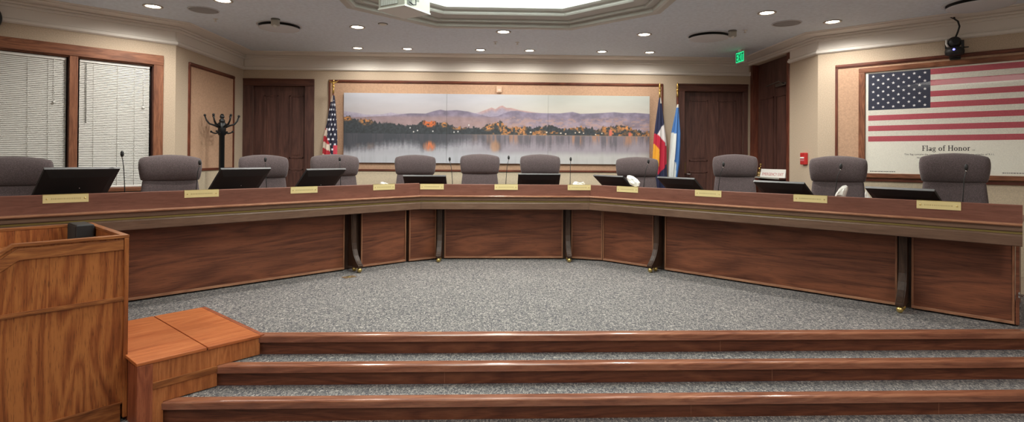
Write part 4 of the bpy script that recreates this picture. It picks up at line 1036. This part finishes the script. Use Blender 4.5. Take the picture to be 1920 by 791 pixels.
# ------------------------------------------------------------------ ceiling fittings
def downlight(x, y, r, label, e):
    t = thing('recessed_downlight', label, 'ceiling light', (x, y, CEIL), 0, 'recessed ceiling downlights')
    MB().lathe([(r*0.82,0.0),(r*1.15,0.0),(r*1.15,-0.006),(r*0.98,-0.010),(r*0.82,-0.004)], n=28).build('trim_ring', M_can, t)
    MB().lathe([(0.001,-0.003),(r*0.84,-0.003),(r*0.84,-0.001),(0.001,-0.001)], n=28).build('lamp', M_lamp, t)
    L = bpy.data.lights.new('downlight_glow', 'SPOT'); L.energy = e; L.color = (1.0, 0.955, 0.885); L.spot_size = R(174 if e < 30 else 168); L.spot_blend = 0.25 if e < 20 else 0.55; L.shadow_soft_size = 0.07
    o = bpy.data.objects.new('downlight_glow', L); COL.objects.link(o); o.parent = t; o.location = (0, 0, -0.02)
EB, ES = 66, 20
for x, y, w in ((-3.81, 6.39, 'above the mullioned window'), (-2.90, 6.10, 'left of the projector at the top edge'), (-1.735, 7.238, 'larger one, left of the octagonal tray'), (0.155, 7.377, 'larger one, just behind the octagonal tray'),
                (2.051, 7.402, 'larger one, right behind the octagonal tray'), (3.132, 6.212, 'right of the octagonal tray beside a round speaker'), (4.118, 6.565, 'near the right-hand crown corner')):
    downlight(x, y, 0.088, 'recessed downlight ' + w, EB*(0.75 if abs(x) > 3.5 else 1.0))
for x, w in ((-2.061, 'above the hanging stars-and-stripes flag, first of six'), (-1.300, 'second from left in the wall-side row'), (-0.173, 'third from left in the wall-side row'), (0.592, 'fourth from left in the wall-side row'), (1.725, 'fifth from left in the wall-side row'), (2.479, 'rightmost in the wall-side row')):
    downlight(x, 8.63, 0.075, 'small recessed downlight ' + w, ES)
# invented fill lights over the audience floor, no fixtures modelled
for x, y in ((-3.6, 2.4), (3.9, 2.4), (3.9, -0.6), (0.0, -3.0)):
        L = bpy.data.lights.new('hall_fill', 'AREA'); L.shape = 'DISK'; L.size = 0.35; L.energy = 30; L.color = (1.0, 0.94, 0.86)
        o = bpy.data.objects.new('hall_fill', L); COL.objects.link(o); o.location = (x, y, CEIL-0.02)

def disc_speaker(x, y, r, label):
    t = thing('ceiling_speaker', label, 'ceiling speaker', (x, y, CEIL), 0)
    MB().lathe([(r*0.93,0.0),(r,0.0),(r,-0.006),(r*0.93,-0.008)], n=36).build('rim', M_dif, t)
    MB().lathe([(0.001,-0.007),(r*0.6,-0.0065),(r*0.93,-0.004),(r*0.93,-0.001),(0.001,-0.001)], n=36).build('grille', M_speaker, t)
disc_speaker(-3.315, 6.517, 0.165, 'round flush ceiling speaker left of the projector')
disc_speaker(3.614, 6.678, 0.170, 'round flush ceiling speaker between the two right downlights')
def diffuser(x, y, r, label):
    t = thing('air_diffuser', label, 'air vent', (x, y, CEIL), 0)
    MB().lathe([(0.001,-0.003),(r,-0.003),(r,-0.001),(0.001,-0.001)], n=36).build('throat', M_slot, t)
    MB().lathe([(r*0.97,0.0),(r*1.08,0.0),(r*1.08,-0.006),(r*0.97,-0.010)], n=36).build('rim', M_dif, t)
    MB().lathe([(0.001,-0.050),(r*0.85,-0.050),(r*0.95,-0.046),(r*0.97,-0.040),(r*0.90,-0.036),(0.001,-0.034)], n=36).build('plate', M_dif, t)
    MB().tube([(0,0,-0.036),(0,0,-0.002)], 0.03, 10).build('hanger', M_slot, t)
diffuser(-2.72, 7.22, 0.255, 'round ceiling air diffuser above the left panelled door')
diffuser(2.93, 7.40, 0.265, 'round ceiling air diffuser left of the exit sign')
diffuser(5.14, 5.66, 0.30, 'round ceiling air diffuser above the wall camera')
def det(x, y, label):
    t = thing('motion_detector', label, 'detector', (x, y, CEIL), 0)
    MB().lathe([(0.05,0.0),(0.055,-0.008),(0.03,-0.012),(0.012,-0.014)], n=20).build('base', M_vent, t)
    MB().box(-0.045, 0.045, -0.03, 0.03, -0.085, -0.012).build('housing', M_offw, t, bevel=0.008)
    MB().ball((0, -0.01, -0.085), 0.022).build('lens', M_white, t)
det(-2.64, 6.88, 'small white ceiling detector beside the left air diffuser')
det(3.125, 7.10, 'small white ceiling detector beside the right air diffuser')
t = thing('smoke_detector', 'small white disc detector left of the octagonal tray', 'detector', (-1.37, 7.043, CEIL))
MB().lathe([(0.001,-0.018),(0.030,-0.018),(0.045,-0.012),(0.050,-0.006),(0.050,0.0)], n=20).build('cap', M_white, t)
MB().lathe([(0.05,0.0),(0.062,0.0),(0.062,-0.005),(0.05,-0.006)], n=20).build('collar', M_vent, t)
for x, y, w in ((0.054, 8.025, 'left one of the pair above the panorama'), (0.371, 8.039, 'right one of the pair above the panorama'), (-3.386, 6.937, 'above the second window bay'), (3.277, 7.069, 'above the exit sign side')):
    t = thing('sprinkler_head', 'tiny ceiling sprinkler head, ' + w, 'sprinkler', (x, y, CEIL))
    MB().lathe([(0.030,0.0),(0.030,-0.004),(0.010,-0.008),(0.008,-0.03),(0.001,-0.03)], n=12).build('escutcheon', M_white, t)
    MB().lathe([(0.001,-0.030),(0.016,-0.030),(0.016,-0.034),(0.001,-0.034)], n=12).build('deflector', M_white, t)

# ------------------------------------------------------------------ projector
a = math.atan2(5.455-5.143, -0.605+0.802)
t = thing('ceiling_projector', 'white ceiling projector beside the octagonal tray', 'projector', (-0.802, 5.143, 2.85), a)
W, D, Hp = 0.369, 0.328, 0.125
MB().box(0, W, 0, D, 0, Hp).build('body', M_offw, t, bevel=0.006)
fr_ = MB()
fr_.box(-0.004, W+0.004, -0.004, D+0.004, -0.004, 0.010)
fr_.build('base_rim', M_white, t, bevel=0.002)
v = MB()
v.box(-0.003, 0.001, 0.085, D-0.03, 0.03, Hp-0.01)
v.build('vent_grille', M_vent, t)
sl = MB()
for k in range(22): 
    y = 0.09 + k*0.0094; sl.box(-0.005, -0.002, y, y+0.0035, 0.03, Hp-0.01)
sl.build('vent_slats', M_white, t)
cb = MB(); cb.tube([(0.05, -0.012, 0.045), (0.08, -0.03, 0.02), (0.12, -0.03, 0.03), (0.135, -0.02, 0.07), (0.12, -0.01, 0.13), (0.14, 0.0, 0.20)], 0.006, 8); cb.tube([(0.02, -0.004, 0.085), (0.06, -0.03, 0.07), (0.10, -0.02, 0.10), (0.10, 0, 0.15)], 0.006, 8); cb.build('cable', M_black, t)
po = MB(); po.box(0.03, 0.10, -0.003, 0.001, 0.02, 0.075); po.box(0.17, 0.20, -0.003, 0.001, 0.08, 0.10); po.build('ports', M_vent, t)
mt = MB(); mt.tube([(W/2, D/2, Hp), (W/2, D/2, TRZ-2.85)], 0.028, 12); mt.box(W/2-0.08, W/2+0.08, D/2-0.08, D/2+0.08, Hp-0.002, Hp+0.03); mt.build('mount_pole', M_vent, t)
MB().tube([(W*0.35, D*0.99, 0.07), (W*0.35, D+0.03, 0.07)], 0.035, 18).build('lens', M_black, t)

# ------------------------------------------------------------------ wall camera over the poster
cp = w2(FLG, 1.432, -0.105, 2.655)
t = thing('dome_camera', 'black pan-tilt camera with a blue light above the framed flag poster', 'camera', tuple(cp), FLG[1])
MB().lathe([(0.001,0.0),(0.05,0.0),(0.085,0.015),(0.092,0.05),(0.085,0.085),(0.055,0.10),(0.001,0.102)], n=24).build('base', M_black, t)
br = MB(); br.box(-0.05, 0.05, 0.02, 0.10, -0.012, 0.0); br.box(-0.05, 0.05, 0.075, 0.095, -0.030, 0.05); br.build('wall_bracket', M_black, t)
hd_ = MB(); hd_.ball((0.0, -0.005, 0.155), 0.066, n=20); hd_.box(-0.085, -0.06, -0.03, 0.03, 0.09, 0.17); hd_.box(0.06, 0.085, -0.03, 0.03, 0.09, 0.17); hd_.build('head', M_black, t)
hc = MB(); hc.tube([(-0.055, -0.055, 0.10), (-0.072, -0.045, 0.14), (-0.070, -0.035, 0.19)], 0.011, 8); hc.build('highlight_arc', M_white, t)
ln = MB(); ln.tube([(0.015, -0.05, 0.165), (0.018, -0.082, 0.165)], 0.034, 18); ln.build('lens', M_screen, t)
MB().ball((0.0, -0.090, 0.062), 0.012, n=10).build('indicator_light', M_led, t)
MB().tube([(0.08, 0.0, 0.09), (0.125, -0.02, 0.085)], 0.006, 8).build('antenna', M_black, t)
cb = MB(); cb.tube([(0.01, 0.0, 0.215), (0.03, -0.01, 0.27), (0.045, -0.015, 0.33), (0.03, -0.015, 0.39), (0.0, -0.01, 0.42), (-0.01, -0.01, 0.474)], 0.009, 8)
cb.tube([(0.0, -0.01, 0.42), (-0.05, -0.02, 0.455), (-0.085, -0.03, 0.474)], 0.006, 8); cb.build('cable', M_black, t)

# ------------------------------------------------------------------ wall clock at the left edge
t = thing('wall_clock', 'round black-rimmed wall clock at the far left edge above the window', 'clock', tuple(w2(WIN, -1.815, -0.06, 2.882)), WIN[1])
RX = Matrix.Rotation(PI/2, 4, 'X')
MB().lathe([(0.150,-0.06),(0.168,-0.06),(0.172,0.0),(0.165,0.03),(0.150,0.035),(0.146,0.02)], n=40, M=RX).build('rim', M_iron, t)
MB().lathe([(0.001,-0.02),(0.150,-0.02),(0.150,0.010),(0.001,0.010)], n=40, M=RX).build('face', M_paper, t)
hh = MB(); hh.box(-0.004, 0.004, -0.016, -0.012, -0.01, 0.10); hh.box(-0.01, 0.07, -0.019, -0.016, -0.005, 0.005); hh.build('hands', M_ink, t)

# ------------------------------------------------------------------ lectern
ab = math.atan2(0.69, -0.724)          # direction of the front face
t = thing('lectern', 'honey oak lectern with recessed top, cut off at the left edge', 'lectern', (-2.620-0.012*0.69, 4.140-0.012*0.724, FLOOR), ab-PI)
# local: x runs back along the front face (towards +x = right end at the corner), so x in [-W, 0]; y>0 towards the hall
# rotate so that local -x follows ab and local y points away from the steps
W = 1.06; D = 0.95; Ht = 1.342
ux = Vector((math.cos(ab-PI), math.sin(ab-PI)))
def Lb(mb, *a): return mb
# side panel nearest the camera lies in the plane x=0, running along y from 0 (front) to -D or +D
sg = -1.0
def ybox(mb, x0, x1, s0, s1, z0, z1):
    a, b = sorted((sg*s0, sg*s1)); mb.box(x0, x1, a, b, z0, z1); return mb
def side_prof(x0, x1, nm, mat):
    pr_ = [(0.0,0.14),(0.0,Ht-0.02),(0.623,Ht-0.02),(0.86,Ht-0.20),(D,Ht-0.20),(D,0.14)]
    return MB().prism([(0, sg*a, b) for a, b in pr_], (x0,0,0), (x1,0,0)).build(nm, mat, t)
side_prof(-0.03, -0.004, 'side_panel', M_oak)
side_prof(-W+0.004, -W+0.03, 'side_panel', M_oak)
ybox(MB(), -W+0.03, -0.03, 0.004, 0.03, 0.14, Ht-0.02).build('front_panel', M_oak, t)
ybox(MB(), -W+0.03, -0.03, D-0.30, D-0.27, 0.14, Ht-0.35).build('rear_panel', M_oak, t)
for x0, x1 in ((-0.034, 0.012), (-W-0.012, -W+0.034)):
    m_ = MB(); m_.prism([(0, sg*a, b) for a, b in [(-0.012,Ht),(0.623,Ht),(0.868,Ht-0.185),(0.868,Ht-0.21),(0.615,Ht-0.022),(-0.012,Ht-0.022)]], (x0,0,0), (x1,0,0)); m_.build('top_rim', M_oaky, t, bevel=0.003)
ybox(MB(), -W+0.034, -0.034, -0.012, 0.034, Ht-0.022, Ht).build('top_rim', M_oakx, t, bevel=0.003)
# applied rails on the near side
r_ = MB(); r_.prism([(0, sg*a, b) for a, b in [(0.020,Ht-0.034),(0.60,Ht-0.034),(0.84,Ht-0.215),(0.84,Ht-0.290),(0.59,Ht-0.108),(0.020,Ht-0.108)]], (-0.004,0,0), (0.008,0,0)); r_.build('upper_rail', M_oaky, t, bevel=0.002)
ybox(MB(), -0.034, 0.012, -0.010, 0.018, 0.03, Ht-0.022).build('corner_strip', M_oak, t, bevel=0.003)
r_ = MB(); ybox(r_, -0.004, 0.007, 0.018, D, 0.868, 0.876); ybox(r_, -0.004, 0.012, 0.018, D, 0.876, 0.890); ybox(r_, -0.004, 0.007, 0.018, D, 0.890, 0.898); r_.build('middle_rail', M_oaky, t, bevel=0.001)
r_ = MB(); ybox(r_, -W, 0.0, 0.03, D, 0.0, 0.135); r_.build('plinth', M_oaky, t); 
ybox(MB(), -W-0.0, 0.006, 0.02, D, 0.128, 0.142).build('plinth_cap', M_oaky, t, bevel=0.002)
ybox(MB(), -W+0.03, -0.03, 0.03, D-0.30, Ht-0.16, Ht-0.14).build('reading_top', M_oakx, t)
ctr = w2(((-2.620, 4.140, 0), ab-PI), -0.868, sg*0.115, 0)
t2 = thing('desk_speaker', 'small black speaker box in the back corner of the lectern top', 'speaker', (ctr.x, ctr.y, FLOOR+Ht-0.14), ab-PI)
MB().box(-0.148, 0.148, -0.06, 0.06, 0, 0.158).build('cabinet', M_black, t2, bevel=0.01)
MB().box(-0.134, 0.134, -0.064, -0.059, 0.012, 0.146).build('grille', plain('speaker_cloth', (44, 43, 42), 0.9, noise=0.3, nscale=300), t2, bevel=0.004)
pc = w2(((-2.620, 4.140, 0), ab-PI), -0.62, sg*0.42, 0)
o = MB().box(-0.11, 0.11, -0.14, 0.14, 0, 0.002).build('paper_sheet', M_paper, origin=(pc.x, pc.y, FLOOR+Ht-0.139), ang=ab-PI)
tag(o, 'white paper sheet lying on the lectern top at the left edge', 'paper')

# ------------------------------------------------------------------ wooden platform box over the steps
A = Vector((-2.431, 3.937)); B = Vector((-1.845, 4.560))
d = (B-A); LA = d.length; an = math.atan2(d.y, d.x); Dp = 1.228
t = thing('step_box', 'orange-brown wooden box bridging the steps beside the lectern', 'platform box', (A.x, A.y, 0.0), an)
zt = 0.012
xg = LA*0.535
MB().box(0.0, xg-0.004, 0.0, Dp, zt-0.022, zt).build('top_board', M_orange, t, bevel=0.003)
MB().box(xg+0.004, LA, 0.0, Dp, zt-0.022, zt).build('top_board', M_orange, t, bevel=0.003)
MB().box(xg-0.004, xg+0.004, 0.01, Dp-0.01, zt-0.020, zt-0.012).build('gap_strip', M_black, t)
MB().box(0.018, 0.034, 0.047, Dp-0.02, FLOOR, zt-0.024).build('end_panel', M_post, t)
MB().box(LA, LA+0.035, 0.0, Dp, zt-0.022, zt+0.001).build('edge_board', M_post, t, bevel=0.003)
# front side follows the step profile
def sx(y): return (y - A.y)/d.y*LA
s1, s2, s3 = sx(NY[2]-0.028), sx(NY[1]-0.028), sx(NY[0]-0.028)
prof = [(0.09, FLOOR), (s1, FLOOR), (s1, -0.302), (s2, -0.302), (s2, -0.147), (s3, -0.147), (s3, zt-0.024), (0.09, zt-0.024)]
MB().prism([(a, 0, b) for a, b in prof], (0,0.012,0), (0,0.030,0)).build('side_panel', M_orangez, t)
MB().box(0.10, s2, -0.0, 0.014, -0.195, -0.148).build('side_rail', M_oakx, t, bevel=0.002)
MB().box(0.004, 0.100, 0.000, 0.045, FLOOR, zt-0.024).build('leg', M_post, t, bevel=0.003)

# ------------------------------------------------------------------ camera
sc = bpy.context.scene
YAW, PITCH, ROLL = 0.03794, 0.006, 0.00723
fw_ = Vector((math.sin(YAW)*math.cos(PITCH), math.cos(YAW)*math.cos(PITCH), math.sin(PITCH)))
rt = Vector((math.cos(YAW), -math.sin(YAW), 0)); up = rt.cross(fw_)
r2 = rt*math.cos(ROLL) + up*math.sin(ROLL); u2 = -rt*math.sin(ROLL) + up*math.cos(ROLL)
cam = bpy.data.cameras.new('camera'); cam.sensor_fit = 'HORIZONTAL'; cam.sensor_width = 36.0; cam.lens = 1042.3*36/1920
cam.shift_y = -(395.5-290.3)/1920.0; cam.clip_start = 0.05
co = bpy.data.objects.new('camera', cam); COL.objects.link(co)
M = Matrix((( r2.x, u2.x, -fw_.x, 0), (r2.y, u2.y, -fw_.y, 0), (r2.z, u2.z, -fw_.z, 1.45), (0, 0, 0, 1)))
co.matrix_world = M
sc.camera = co

# ------------------------------------------------------------------ world and colour
w = bpy.data.worlds.new('world'); sc.world = w; w.use_nodes = True
w.node_tree.nodes['Background'].inputs[0].default_value = (0.02, 0.022, 0.03, 1)
sc.view_settings.view_transform = 'Standard'; sc.view_settings.look = 'None'; sc.view_settings.gamma = 1.0; sc.view_settings.use_curve_mapping = False
sc.view_settings.exposure = 0.6
sc.cycles.use_denoising = True
